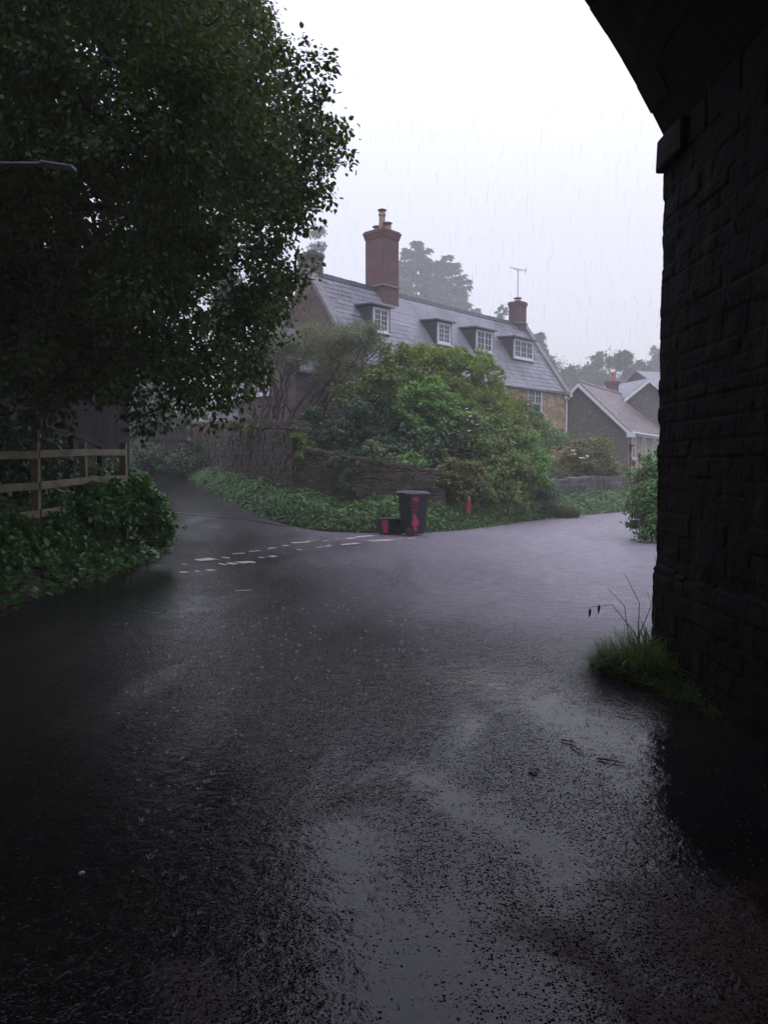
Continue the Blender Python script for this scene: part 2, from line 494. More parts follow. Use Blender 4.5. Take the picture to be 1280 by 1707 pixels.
class MB:
    def __init__(self):
        self.v = []
        self.f = []

    def add(self, verts, faces):
        b = len(self.v)
        self.v += [tuple(x) for x in verts]
        self.f += [tuple(i + b for i in q) for q in faces]

    def hexa(self, p):
        """8 points: bottom 4 (ccw) then top 4"""
        self.add(p, [(0, 3, 2, 1), (4, 5, 6, 7), (0, 1, 5, 4), (1, 2, 6, 5), (2, 3, 7, 6), (3, 0, 4, 7)])

    def box(self, x0, x1, y0, y1, z0, z1):
        self.hexa([(x0, y0, z0), (x1, y0, z0), (x1, y1, z0), (x0, y1, z0), (x0, y0, z1), (x1, y0, z1), (x1, y1, z1), (x0, y1, z1)])

    def jbox(self, x0, x1, y0, y1, z0, z1, j):
        u = lambda: random.uniform(-j, j)
        p = [(x0, y0, z0), (x1, y0, z0), (x1, y1, z0), (x0, y1, z0), (x0, y0, z1), (x1, y0, z1), (x1, y1, z1), (x0, y1, z1)]
        self.hexa([(a + u(), b + u(), c + u()) for a, b, c in p])

    def obox(self, c, ux, uy, uz, hx, hy, hz):
        c, ux, uy, uz = Vector(c), Vector(ux), Vector(uy), Vector(uz)
        p = []
        for sz in (-1, 1):
            for sx, sy in ((-1, -1), (1, -1), (1, 1), (-1, 1)):
                p.append(c + ux * hx * sx + uy * hy * sy + uz * hz * sz)
        self.hexa(p)

    def beam(self, a, b, w, h, up=(0, 0, 1)):
        a, b = Vector(a), Vector(b)
        d = (b - a)
        L = d.length
        d.normalize()
        s = d.cross(Vector(up))
        if s.length < 1e-4:
            s = Vector((1, 0, 0))
        s.normalize()
        u = s.cross(d)
        self.obox((a + b) / 2, d, s, u, L / 2, w / 2, h / 2)

    def tube(self, pts, radii, n=8, cap=True):
        pts = [Vector(p) for p in pts]
        b0 = len(self.v)
        prev = None
        for i, p in enumerate(pts):
            d = (pts[min(i + 1, len(pts) - 1)] - pts[max(i - 1, 0)])
            if d.length < 1e-6:
                d = Vector((0, 0, 1))
            d.normalize()
            s = prev if prev is not None else (Vector((1, 0, 0)) if abs(d.x) < 0.9 else Vector((0, 1, 0)))
            s = (s - d * s.dot(d))
            if s.length < 1e-5:
                s = Vector((0, 1, 0))
            s.normalize()
            prev = s
            t = d.cross(s)
            r = radii[i] if hasattr(radii, '__len__') else radii
            for k in range(n):
                a = 2 * math.pi * k / n
                self.v.append(tuple(p + (s * math.cos(a) + t * math.sin(a)) * r))
        for i in range(len(pts) - 1):
            for k in range(n):
                a = b0 + i * n + k
                b = b0 + i * n + (k + 1) % n
                self.f.append((a, b, b + n, a + n))
        if cap:
            self.f.append(tuple(b0 + k for k in range(n))[::-1])
            e = b0 + (len(pts) - 1) * n
            self.f.append(tuple(e + k for k in range(n)))

    def lathe(self, c, prof, n=14):
        """prof: list of (r, z) from bottom to top"""
        b0 = len(self.v)
        for r, z in prof:
            for k in range(n):
                a = 2 * math.pi * k / n
                self.v.append((c[0] + r * math.cos(a), c[1] + r * math.sin(a), c[2] + z))
        for i in range(len(prof) - 1):
            for k in range(n):
                a = b0 + i * n + k
                b = b0 + i * n + (k + 1) % n
                self.f.append((a, b, b + n, a + n))
        self.f.append(tuple(b0 + k for k in range(n))[::-1])
        e = b0 + (len(prof) - 1) * n
        self.f.append(tuple(e + k for k in range(n)))

    def build(self, name, mat, parent=None, smooth=False, bevel=0.0):
        me = bpy.data.meshes.new(name)
        me.from_pydata(self.v, [], self.f)
        me.update()
        if smooth:
            me.polygons.foreach_set('use_smooth', [True] * len(me.polygons))
        me.materials.append(mat)
        o = bpy.data.objects.new(name, me)
        COL.objects.link(o)
        if parent is not None:
            o.parent = parent
        if bevel:
            md = o.modifiers.new('bevel', 'BEVEL')
            md.width = bevel
            md.segments = 2
            md.limit_method = 'ANGLE'
        return o


def np_obj(name, V, F, mat, parent=None, smooth=False):
    """V (n,3) float, F (m,k) int, every face with k corners"""
    V = np.asarray(V, dtype=np.float32)
    F = np.asarray(F, dtype=np.int32)
    me = bpy.data.meshes.new(name)
    m, k = F.shape
    me.vertices.add(len(V))
    me.vertices.foreach_set('co', V.ravel())
    me.loops.add(m * k)
    me.loops.foreach_set('vertex_index', F.ravel())
    me.polygons.add(m)
    me.polygons.foreach_set('loop_start', np.arange(0, m * k, k, dtype=np.int32))
    me.update(calc_edges=True)
    if smooth:
        me.polygons.foreach_set('use_smooth', np.ones(m, dtype=bool))
    me.materials.append(mat)
    o = bpy.data.objects.new(name, me)
    COL.objects.link(o)
    if parent is not None:
        o.parent = parent
    return o


LEAF_ROUND = (np.array([[0, 0, 0], [.22, .32, .07], [.62, .36, .06], [1, 0, -.12], [.62, -.36, .06], [.22, -.32, .07]], float),
              np.array([[0, 3, 2, 1], [0, 5, 4, 3]]))
LEAF_LONG = (np.array([[0, 0, 0], [.3, .17, .05], [.65, .15, .02], [1, 0, -.12], [.65, -.15, .02], [.3, -.17, .05]], float),
             np.array([[0, 3, 2, 1], [0, 5, 4, 3]]))
LEAF_RAG = (np.array([[0, 0, 0], [.35, .30, .06], [.75, .16, 0], [1, .05, -.1], [.6, -.1, .03], [.4, -.34, .06]], float),
            np.array([[0, 3, 2, 1], [0, 5, 4, 3]]))


def unit(a):
    return a / np.maximum(np.linalg.norm(a, axis=1, keepdims=True), 1e-6)


def leaf_arrays(C, A, Nn, S, tmpl):
    """C base points, A growth direction, Nn approximate leaf normal, S sizes"""
    T, Fq = tmpl
    A = unit(A)
    B = unit(np.cross(Nn, A))
    N2 = np.cross(A, B)
    V = (C[:, None, :] + S[:, None, None] * (T[None, :, 0:1] * A[:, None, :] + T[None, :, 1:2] * B[:, None, :] + T[None, :, 2:3] * N2[:, None, :]))
    k = len(T)
    F = (np.arange(len(C))[:, None, None] * k + Fq[None]).reshape(-1, Fq.shape[1])
    return V.reshape(-1, 3), F


def rand_dirs(n):
    return unit(rng.normal(size=(n, 3)))


def clump_leaves(blobs, n_leaves, size, tmpl=LEAF_ROUND, droop=0.35, sub=14, spread=0.34, shell=(0.45, 1.0), flat=0.6):
    """leaves gathered into sub-clumps spread through ellipsoids: blobs are (center, (rx,ry,rz))"""
    Cs, As, Ns, Ss = [], [], [], []
    vol = np.array([b[1][0] * b[1][1] * b[1][2] for b in blobs]) ** 0.75
    cnt = np.maximum(8, (vol / vol.sum() * n_leaves)).astype(int)
    for (c, r), n in zip(blobs, cnt):
        c = np.array(c, float)
        r = np.array(r, float)
        ns = max(4, int(sub * rng.uniform(.8, 1.2)))
        d = rand_dirs(ns)
        rad = rng.uniform(shell[0], shell[1], ns) ** 0.7
        cc = c + d * rad[:, None] * r
        idx = rng.integers(0, ns, n)
        off = rng.normal(size=(n, 3)) * spread * rng.uniform(.5, 1.1, (ns, 1))[idx] * r.mean()
        off[:, 2] *= flat
        pts = cc[idx] + off
        out = unit(pts - c)
        a = out * 0.8 + rng.normal(size=(n, 3)) * 0.6
        a[:, 2] -= droop
        nn = out * 0.5 + rng.normal(size=(n, 3)) * 0.45
        nn[:, 2] += 0.75
        Cs.append(pts)
        As.append(a)
        Ns.append(nn)
        Ss.append(size * rng.uniform(.6, 1.25, n))
    return leaf_arrays(np.concatenate(Cs), np.concatenate(As), np.concatenate(Ns), np.concatenate(Ss), tmpl)


def branch_path(a, b, sag=0.0, wob=0.08, n=6):
    a, b = Vector(a), Vector(b)
    L = (b - a).length
    out = []
    for i in range(n + 1):
        t = i / n
        p = a.lerp(b, t)
        k = math.sin(t * math.pi)
        p += Vector((random.uniform(-1, 1), random.uniform(-1, 1), random.uniform(-1, 1))) * wob * L * k * .5
        p.z += sag * L * k
        out.append(p)
    return out


def shrub(name, label, cat, blobs, n, size, mat, group=None, tmpl=LEAF_ROUND, base=None, stems=5, stem_mat='bark_brown', stem_r=0.02,
          droop=0.35, sub=14, spread=0.34, flat=0.6, shell=(0.35, 1.0)):
    c0 = np.mean([b[0] for b in blobs], axis=0)
    zb = min(b[0][2] - b[1][2] for b in blobs)
    if base is None:
        base = (float(c0[0]), float(c0[1]), float(zb))
    root = empty(name, base, 0, label, cat, group)
    bl = [(np.array(b[0], float) - np.array(base), b[1]) for b in blobs]
    V, F = clump_leaves(bl, n, size, tmpl, droop, sub, spread, shell, flat)
    np_obj('foliage', V, F, M[mat], root)
    s = MB()
    for k in range(stems):
        c, r = random.choice(bl)
        tip = Vector(c) + Vector((random.uniform(-.6, .6) * r[0], random.uniform(-.6, .6) * r[1], random.uniform(-.2, .7) * r[2]))
        st = Vector((random.uniform(-.15, .15), random.uniform(-.15, .15), -0.05))
        s.tube(branch_path(st, tip, 0.05, 0.15), [stem_r * (1 - .75 * i / 6) for i in range(7)], 6)
    if stems:
        s.build('stems', M[stem_mat], root)
    return root


def bl(px, py, D, r):
    p = P(px, py, D)
    if not hasattr(r, '__len__'):
        r = (r, r, r)
    return ((p.x, p.y, p.z), r)


def smooth01(x):
    x = max(0.0, min(1.0, x))
    return x * x * (3 - 2 * x)


# ------------------------------------------------------------------ ground, road, banks
def lane_h(x, y):
    """road height: level under the bridge and along the right road, climbing up the left lane"""
    s = smooth01((-x - 1.0 - 0.05 * (y - 15)) / 3.0)
    return max(0.0, y - 16.5) * 0.08 * s + 0.0


def zroad(x, y):
    return lane_h(x, y)


# ground sheet to the horizon
gm = MB()
gm.add([(-150, -60, -0.30), (150, -60, -0.30), (150, 160, -0.30), (-150, 160, -0.30)], [(0, 1, 2, 3)])
tag(gm.build('ground', M['soil']), kind='structure')

# hillside behind the houses
nx, ny = 60, 40
xs = np.linspace(-145, 145, nx)
ys = np.linspace(50, 155, ny)
HV = []


def hill_z(x, y):
    t = max(0.0, y - 56)
    z = 0.085 * t + 0.0006 * t * t
    z *= 0.75 + 0.25 * math.sin(x * 0.035 + 0.9) + 0.0022 * abs(x)
    return z - 0.4 + 0.6 * math.sin(x * .13 + y * .09)


for y in ys:
    for x in xs:
        HV.append((x, y, hill_z(x, y) if y > 51 else -0.5))
HF = [(j * nx + i, j * nx + i + 1, (j + 1) * nx + i + 1, (j + 1) * nx + i) for j in range(ny - 1) for i in range(nx - 1)]
np_obj('hills', HV, HF, M['hill'], smooth=True)['kind'] = 'structure'

# road surface: a fine grid, everything beyond its edges is covered by the banks
rx = np.arange(-16, 36.01, 0.5)
ry = np.arange(-14, 52.01, 0.5)
RV = [(x, y, zroad(x, y)) for y in ry for x in rx]
nxr = len(rx)
RF = [(j * nxr + i, j * nxr + i + 1, (j + 1) * nxr + i + 1, (j + 1) * nxr + i) for j in range(len(ry) - 1) for i in range(nxr - 1)]
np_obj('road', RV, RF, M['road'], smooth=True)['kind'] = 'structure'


class Strip:
    """a bank: an edge polyline and a cross profile pushed out sideways from it"""

    def __init__(self, edge, prof, side, name, mat, step=0.5, lump=0.05):
        pts = [Vector(p) for p in edge]
        fine = []
        for a, b in zip(pts[:-1], pts[1:]):
            k = max(1, int((b - a).length / step))
            for i in range(k):
                fine.append(a.lerp(b, i / k))
        fine.append(pts[-1])
        for _ in range(6):
            fine = [fine[0]] + [(fine[i - 1] + fine[i] * 2 + fine[i + 1]) / 4 for i in range(1, len(fine) - 1)] + [fine[-1]]
        self.e = fine
        self.nrm = []
        for i in range(len(fine)):
            d = fine[min(i + 3, len(fine) - 1)] - fine[max(i - 3, 0)]
            d.z = 0
            d.normalize()
            self.nrm.append(Vector((-d.y, d.x, 0)) * side)
        self.prof = prof
        self.dmax = prof[-1][0]
        ds = np.linspace(0, 1, 14) ** 1.6 * self.dmax
        V = []
        for i in range(len(fine)):
            for d in ds:
                p = self.at_i(i, d)
                p.z += random.uniform(-lump, lump) * min(1, d)
                V.append(tuple(p))
        n = len(ds)
        F = [(i * n + j, i * n + j + 1, (i + 1) * n + j + 1, (i + 1) * n + j) for i in range(len(fine) - 1) for j in range(n - 1)]
        if name:
            o = np_obj(name, V, F, M[mat], smooth=True)
            o['kind'] = 'structure'

    def h(self, d):
        for (a, ha), (b, hb) in zip(self.prof[:-1], self.prof[1:]):
            if d <= b:
                t = (d - a) / (b - a)
                return ha + (hb - ha) * t
        return self.prof[-1][1]

    def at_i(self, i, d):
        p = self.e[i] + self.nrm[i] * d
        p = p.copy()
        p.z = self.e[i].z + self.h(d)
        return p

    def at(self, u, d):
        x = u * (len(self.e) - 1)
        i = min(int(x), len(self.e) - 2)
        return self.at_i(i, d).lerp(self.at_i(i + 1, d), x - i)


def edge3(pts):
    return [(x, y, zroad(x, y)) for x, y in pts]


left_edge = edge3([(-5.6, 2.0), (-4.75, 6.2), (-4.4, 8.6), (-4.1, 10.4), (-3.98, 12.5), (-4.15, 14.8), (-5.3, 19), (-7.1, 24.4), (-9.2, 29), (-11.2, 33),
                   (-16, 38), (-24, 42)])
left_bank = Strip(left_edge, [(0, -.05), (.25, .20), (.7, .42), (1.3, .55), (3, .7), (9, .9)], 1, 'left_bank', 'soil')
verge_edge = edge3([(-9.5, 35.0), (-7.75, 30.5), (-5.6, 25.4), (-3.65, 21.3), (-2.1, 19.25), (-.4, 18.45), (1.15, 18.4), (2.6, 20.2), (4, 22.3), (5.6, 24.3),
                    (8.4, 27), (12, 30.2), (20, 36.5), (34, 47)])
verge = Strip(verge_edge, [(0, -.05), (.25, .12), (.9, .3), (1.8, .5), (4.5, 1.0)], 1, 'verge', 'soil')
right_edge = edge3([(2.5, 6.4), (3.2, 7.4), (4.6, 9.6), (5.5, 13), (5.55, 15.4), (6.2, 18.2), (7.6, 20.5), (10, 23.2), (15, 27.5), (24, 34), (36, 43)])
right_bank = Strip(right_edge, [(0, -.05), (.25, .15), (.9, .4), (2, .6), (8, 1.0)], -1, 'right_bank', 'soil')

# raised garden soil behind the wall
gd = MB()
poly = [(-8.5, 36), (-6.4, 30.6), (-3.7, 24.8), (-2.0, 22.1), (-.5, 21.1), (1.5, 20.9), (3, 21.8), (5.4, 25.4), (8.0, 28.5), (11.5, 31.8), (20, 39), (30, 62), (-20, 62)]
b0 = [(x, y, 1.12) for x, y in poly]
lo = [(x, y, -0.35) for x, y in poly]
n = len(poly)
gd.add(b0 + lo, [tuple(range(n))] + [(i, i + n, (i + 1) % n + n, (i + 1) % n) for i in range(n)])
tag(gd.build('garden_soil', M['turf']), kind='structure')


# worn give-way dashes
def dash(mb, x0, x1, y0, y1):
    a = G(x0, y1 - (y1 - y0) * .30)
    b = G(x1, y0 + (y1 - y0) * .30)
    d = (b - a)
    L = d.length
    d.normalize()
    s = Vector((-d.y, d.x, 0))
    wpx = (y1 - y0) * .30
    w = max(0.035, (G((x0 + x1) / 2, (y0 + y1) / 2 - wpx) - G((x0 + x1) / 2, (y0 + y1) / 2 + wpx)).length * .5)
    nseg = max(3, int(L / 0.06))
    up, dn = [], []
    for i in range(nseg + 1):
        t = i / nseg
        p = a.lerp(b, t)
        e = 0.75 if i in (0, nseg) else 1.0
        zz = zroad(p.x, p.y) + 0.006
        ww = w * .55 * e
        q = p + s * ww * random.uniform(.55, 1.1)
        r = p - s * ww * random.uniform(.55, 1.1)
        up.append((q.x, q.y, zz))
        dn.append((r.x, r.y, zz))
    m = nseg + 1
    # patches worn right through
    faces = [(i, m + i, m + i + 1, i + 1) for i in range(nseg) if random.random() > 0.28]
    mb.add(up + dn, faces)


dm = MB()
for q in [(300, 358, 947, 958), (369, 422, 933, 945), (433, 460, 925, 932), (496, 505, 915, 918), (528, 540, 911, 914), (542, 556, 908, 912),
          (569, 597, 904, 910), (613, 661, 897, 905), (663, 692, 896, 900), (262, 276, 941, 945), (292, 310, 939, 945), (329, 379, 926, 938),
          (388, 408, 921, 925), (416, 433, 917, 921), (447, 460, 912, 916), (467, 481, 908, 912), (487, 515, 902, 907), (512, 525, 900, 904),
          (534, 551, 900, 903), (561, 596, 895, 901), (594, 626, 891, 897), (392, 420, 983, 987)]:
    dash(dm, *q)
tag(dm.build('road_marking', M['paint']), kind='structure')
# tar seam across the lane mouth
ts = MB()
pr = [(-6.2, 21.2), (-5.2, 20.6), (-4.2, 20.1), (-3.2, 19.7), (-2.4, 19.35)]
va, vb = [], []
for i, (x, y) in enumerate(pr):
    for yy, lst in ((y + .035 + random.uniform(0, .03), va), (y - .035 - random.uniform(0, .03), vb)):
        lst.append((x, yy, zroad(x, yy) + 0.012))
ts.add(va + vb, [(i, i + 5, i + 6, i + 1) for i in range(4)])
tag(ts.build('tar_seam', M['tar']), kind='structure')

# ------------------------------------------------------------------ railway bridge over the camera
BX, BY, BB = 2.235, 6.30, -20.0          # inner face of right abutment, far face, near end (unseen, lengthened to block light from behind)
ZS = 4.00                               # springing level
bridge = empty('railway_bridge', (BX, BY, 0), 0, 'dark sooty stone railway arch framing the view with its right abutment', 'bridge')


def Lb(x, y, z):
    return (x - BX, y - BY, z)


ab = MB()
# core
from mathutils import noise as mnoise
rnd = random.Random(5)
courses = [-.35]
while courses[-1] < ZS - .12:
    courses.append(courses[-1] + rnd.uniform(.10, .19))
courses[-1] = ZS
cuts = []
for _ in courses:
    c_ = [-4.2]
    while c_[-1] < 27:
        c_.append(c_[-1] + rnd.uniform(.16, .48))
    cuts.append(c_)
offs = [[rnd.uniform(-.006, .007) for _ in c_] for c_ in cuts]


def worn(u, z):
    """how far the worn masonry stands out at distance u along the face and height z"""
    zz = z + .018 * mnoise.noise((u * 1.4, z * .7, 3.1))
    k = max(0, min(len(courses) - 2, next((q for q in range(len(courses) - 1) if courses[q + 1] > zz), len(courses) - 2)))
    uu = u + .03 * mnoise.noise((u * 3, z * 5, 9.7))
    c_ = cuts[k]
    b_ = next((q for q in range(len(c_) - 1) if c_[q + 1] > uu), 0)
    ed = min(zz - courses[k], courses[k + 1] - zz, uu - c_[b_], c_[b_ + 1] - uu)
    o = offs[k][b_] - .007 * max(0, 1 - max(0, ed) / .018)
    o += .011 * mnoise.fractal((u * 5, z * 6, 1.0), 1.0, 2.0, 5) + .012 * mnoise.noise((u * 1.1, z * 1.3, 4.0))
    if z < .82 + .05 * mnoise.noise((u * 2, 0, 0)):
        o += .02
    return o


zs_ = list(np.arange(-.35, ZS + .001, .025))
us = list(np.arange(-1.4, 0, .04)) + list(np.arange(0, 3.0, .024)) + list(np.arange(3.0, 8, .05)) + list(np.arange(8, BY - BB, .3))
PV, PF = [], []
for u in us:
    for z in zs_:
        o = worn(u, z)
        if u < 0:
            # far face, running away from the corner
            PV.append((-u, o * (1 if u < -.05 else .6), z))
        else:
            PV.append((-o, -u, z))
nz_ = len(zs_)
for a_ in range(len(us) - 1):
    for b_ in range(nz_ - 1):
        PF.append((a_ * nz_ + b_, (a_ + 1) * nz_ + b_, (a_ + 1) * nz_ + b_ + 1, a_ * nz_ + b_ + 1))
nb = len(PV)
# the body of the abutment behind the worn face
x9, y9 = 4.0, BB - BY
ab.v += PV
ab.f += PF
ab.hexa([(1.40, y9, -.4), (x9, y9, -.4), (x9, -.03, -.4), (1.40, -.03, -.4), (1.40, y9, ZS), (x9, y9, ZS), (x9, -.03, ZS), (1.40, -.03, ZS)])
ab.hexa([(.06, y9, -.4), (1.395, y9, -.4), (1.395, -.06, -.4), (.06, -.06, -.4), (.06, y9, ZS), (1.395, y9, ZS), (1.395, -.06, ZS), (.06, -.06, ZS)])
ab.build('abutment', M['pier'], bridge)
# string course at the springing
im = MB()
y = BY + 0.04
while y > BB:
    y0 = max(BB, y - random.uniform(.3, .55))
    im.jbox(-.055 if y > BY else random.uniform(-.012, -.002), .3, y0 - BY + .004, y - BY - .004, ZS - .02, ZS + .23, .008)
    y = y0
im.build('impost', M['pier'], bridge, bevel=0.02)
# vault
SX, SZ = BX + 0.0, ZS + .23
apts = [P(1098, 232, BY), P(1036, 108, BY), P(971.9, 0, BY)]
RR = 8.0
pe = apts[2]
ch_ = Vector((pe.x - SX, pe.z - SZ))
ml = ch_.length / 2
hd_ = math.sqrt(RR * RR - ml * ml)
cn = Vector((-ch_.y, ch_.x)).normalized()
cx, cz = (SX + pe.x) / 2 + cn.x * hd_, (SZ + pe.z) / 2 + cn.y * hd_
PH0 = math.atan2(SZ - cz, SX - cx)
va = MB()
nv = 74
for k in range(nv):
    a0 = PH0 + (math.pi - 2 * PH0) * k / nv
    a1 = PH0 + (math.pi - 2 * PH0) * (k + 1) / nv
    y = BY + random.uniform(-.012, .012)
    first = True
    while y > BB:
        y0 = max(BB, y - (random.uniform(.3, .5) if first else random.uniform(1.5, 2.6)))
        r0 = RR + random.uniform(-.006, .006)
        r1 = RR + .55
        pts = []
        for rr, aa in ((r0, a0), (r0, a1), (r1, a1), (r1, a0)):
            pts.append((cx + rr * math.cos(aa), cz + rr * math.sin(aa)))
        va.hexa([Lb(px_, y0, pz) for px_, pz in pts] + [Lb(px_, y, pz) for px_, pz in pts])
        y = y0
        first = False
va.build('vault', M['vault'], bridge)
# spandrel and parapet over the arch, left abutment
spn = MB()
ZT = cz + RR + 2.2
for k in range(nv):
    a0 = PH0 + (math.pi - 2 * PH0) * k / nv
    a1 = PH0 + (math.pi - 2 * PH0) * (k + 1) / nv
    q = [(cx + (RR + .53) * math.cos(a), cz + (RR + .53) * math.sin(a)) for a in (a0, a1)]
    spn.hexa([Lb(q[0][0], BB + .1, q[0][1]), Lb(q[1][0], BB + .1, q[1][1]), Lb(q[1][0], BY - .06, q[1][1]), Lb(q[0][0], BY - .06, q[0][1]),
              Lb(q[0][0], BB + .1, ZT), Lb(q[1][0], BB + .1, ZT), Lb(q[1][0], BY - .06, ZT), Lb(q[0][0], BY - .06, ZT)])
x_r = cx + (RR + .53) * math.cos(PH0)
x_l = cx - (RR + .53) * math.cos(PH0)
spn.box(x_r - BX + .003, 4.0, BB + .1 - BY, -.06, ZS + .24, ZT)
spn.box(x_l - BX - 3, x_l - BX - .003, BB + .1 - BY, -.06, ZS + .24, ZT)
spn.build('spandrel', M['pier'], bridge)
la = MB()
la.box(2 * (cx - BX) - 4, 2 * (cx - BX) - .02, BB - BY, 0, -.4, ZS + .22)
la.build('abutment', M['pier'], bridge)


# ------------------------------------------------------------------ house building blocks
def window(parent, o, u, n, w, h, cas, cols, rows, depth=0.09, fr=0.055, sill=True, lintel=False):
    """o: bottom centre on the outer face (local coords), u: along wall, n: outward normal"""
    o, u, n = Vector(o), Vector(u).normalized(), Vector(n).normalized()
    up = Vector((0, 0, 1))
    f = MB()
    g = MB()

    def bar(cu, cv, hu, hv, d0, d1, mb=f):
        mb.obox(o + u * cu + up * cv + n * ((d0 + d1) / 2), u, n, up, hu, abs(d1 - d0) / 2, hv)

    bar(-w / 2 + fr / 2, h / 2, fr / 2, h / 2, -.04, .035)
    bar(w / 2 - fr / 2, h / 2, fr / 2, h / 2, -.04, .035)
    bar(0, h - fr / 2, w / 2 - fr, fr / 2, -.04, .032)
    bar(0, fr / 2, w / 2 - fr, fr / 2, -.04, .032)
    iw = (w - 2 * fr)
    cw = iw / cas
    ih = h - 2 * fr
    for c in range(cas):
        x0 = -iw / 2 + c * cw
        st = 0.035
        bar(x0 + st / 2, h / 2, st / 2, ih / 2, -.03, .022)
        bar(x0 + cw - st / 2, h / 2, st / 2, ih / 2, -.03, .022)
        bar(x0 + cw / 2, fr + st / 2, cw / 2 - st, st / 2, -.03, .021)
        bar(x0 + cw / 2, h - fr - st / 2, cw / 2 - st, st / 2, -.03, .021)
        for k in range(1, cols):
            bar(x0 + cw * k / cols, h / 2, .011, ih / 2 - st, -.025, .015)
        for k in range(1, rows):
            bar(x0 + cw / 2, fr + ih * k / rows, cw / 2 - st, .011, -.024, .013)
    if lintel:
        bar(0, h + .06, w / 2 + .06, .055, -.04, .06)
    fo = f.build('window', M['white'], parent)
    bar(0, h / 2, w / 2 - fr * .5, h / 2 - fr * .5, -.016, -.004, g)
    g.build('pane', M['glass'], fo)
    if sill:
        s = MB()
        bar(0, -.03, w / 2 + .05, .028, -.04, .09, s)
        s.build('sill', M['white'], fo)
    return fo


def slate_slope(mb, p0, u, v, Lu, Lv, su=0.32, sv=0.24, th=0.014, lift=0.02, jit=0.012, sag=0.0, skip=None):
    """individual slates over the plane p0 + u*s + v*t (v up the slope)"""
    p0, u, v = Vector(p0), Vector(u).normalized(), Vector(v).normalized()
    n = u.cross(v)
    rows = int(math.ceil(Lv / sv))
    for r in range(rows):
        t0 = r * sv - 0.03
        t1 = min(Lv, t0 + sv * 1.25)
        s = -(su / 2 if r % 2 else 0)
        ro = random.uniform(-jit, jit)
        while s < Lu:
            a, b = max(0, s + .004), min(Lu, s + su - .004)
            s += su
            if b - a < .03:
                continue
            if skip and skip((a + b) / 2, (t0 + t1) / 2):
                continue
            z0 = lift + random.uniform(0, .012)
            dz = -sag * math.sin(math.pi * (a + b) / 2 / Lu)
            tt = t0 + ro + random.uniform(-jit, jit)
            A = p0 + u * a + v * tt + n * z0
            B_ = p0 + u * b + v * (tt + random.uniform(-.006, .006)) + n * (z0 + random.uniform(-.004, .004))
            C_ = p0 + u * b + v * t1 + n * (z0 - .018)
            D_ = p0 + u * a + v * t1 + n * (z0 - .018)
            for q in (A, B_, C_, D_):
                q.z += dz
            mb.hexa([A - n * th, B_ - n * th, C_ - n * th, D_ - n * th, A, B_, C_, D_])


def stack(parent, x, y, z0, z1, wx, wy, mat, corbel=0.06, courses=3, band=None, name='chimney'):
    c = MB()
    zc = z1 - .10 * courses - .06
    c.box(x - wx / 2, x + wx / 2, y - wy / 2, y + wy / 2, z0, zc)
    for k in range(courses):
        e = corbel * (k + 1) / courses
        c.box(x - wx / 2 - e, x + wx / 2 + e, y - wy / 2 - e, y + wy / 2 + e, zc + .10 * k + .0005, zc + .10 * (k + 1))
    e = corbel * .55
    c.box(x - wx / 2 - e, x + wx / 2 + e, y - wy / 2 - e, y + wy / 2 + e, z1 - .058, z1)
    o = c.build(name, M[mat], parent, bevel=0.008)
    if band:
        b = MB()
        b.box(x - wx / 2 - .06, x + wx / 2 + .06, y - wy / 2 - .06, y + wy / 2 + .06, band, band + .07)
        b.build('band', M['coping'], o)
    return o


def pot(parent, x, y, z, h, r, mat='pot', cowl=True):
    p = MB()
    p.lathe((x, y, z), [(r * 1.15, 0), (r * 1.15, .05), (r * .95, .08), (r * .86, h * .8), (r * 1.05, h * .84), (r * 1.05, h * .92), (r * .9, h)], 14)
    o = p.build('chimney_pot', M[mat], parent, smooth=False)
    if cowl:
        k = MB()
        for i in range(4):
            a = i * math.pi / 2 + .4
            k.tube([(x + r * .8 * math.cos(a), y + r * .8 * math.sin(a), z + h - .02), (x + r * .8 * math.cos(a), y + r * .8 * math.sin(a), z + h + .1)], .012, 5)
        k.lathe((x, y, z + h + .09), [(r * 1.3, 0), (r * 1.3, .025), (r * .5, .07), (.01, .08)], 14)
        k.build('cowl', M['dark_metal'], o)
    return o


# ------------------------------------------------------------------ main long house
S = 1.12
AX = R(48)
LX, LY = -0.99 * S, 25.55 * S
HL, HW = 14.06 * S, 4.5 * S
HE, HR = P(935, 649, 36 * S).z, P(514, 451, 27.05 * S).z
house = empty('long_stone_house', (LX, LY, 0), AX, 'long tan stone house with slate roof, four dormers and tall brick chimney', 'house')
w = MB()
zb = 0.9
# walls as slabs with gables
yr = HW / 2
w.add([(0, 0, zb), (HL, 0, zb), (HL, HW, zb), (0, HW, zb), (0, 0, HE), (HL, 0, HE), (HL, HW, HE), (0, HW, HE)],
      [(0, 1, 5, 4), (2, 3, 7, 6)])
w.build('wall', M['house_stone'], house)
for xg, nm in ((0, 'gable_wall'), (HL, 'gable_wall')):
    g = MB()
    t = .35 if xg == 0 else -.35
    e = 0.003 if xg == 0 else -0.003
    prof = [(0.002, zb), (HW - .002, zb), (HW - .002, HE), (yr, HR - .03), (0.002, HE)]
    a = [(xg - e, y, z) for y, z in prof]
    b = [(xg + t, y, z) for y, z in prof]
    m5 = len(prof)
    fa = [tuple(range(m5)), tuple(range(m5, 2 * m5))[::-1]] + [(i, (i + 1) % m5, (i + 1) % m5 + m5, i + m5) for i in range(m5)]
    g.add(a + b, fa)
    g.build(nm, M['gable_stone'], house)
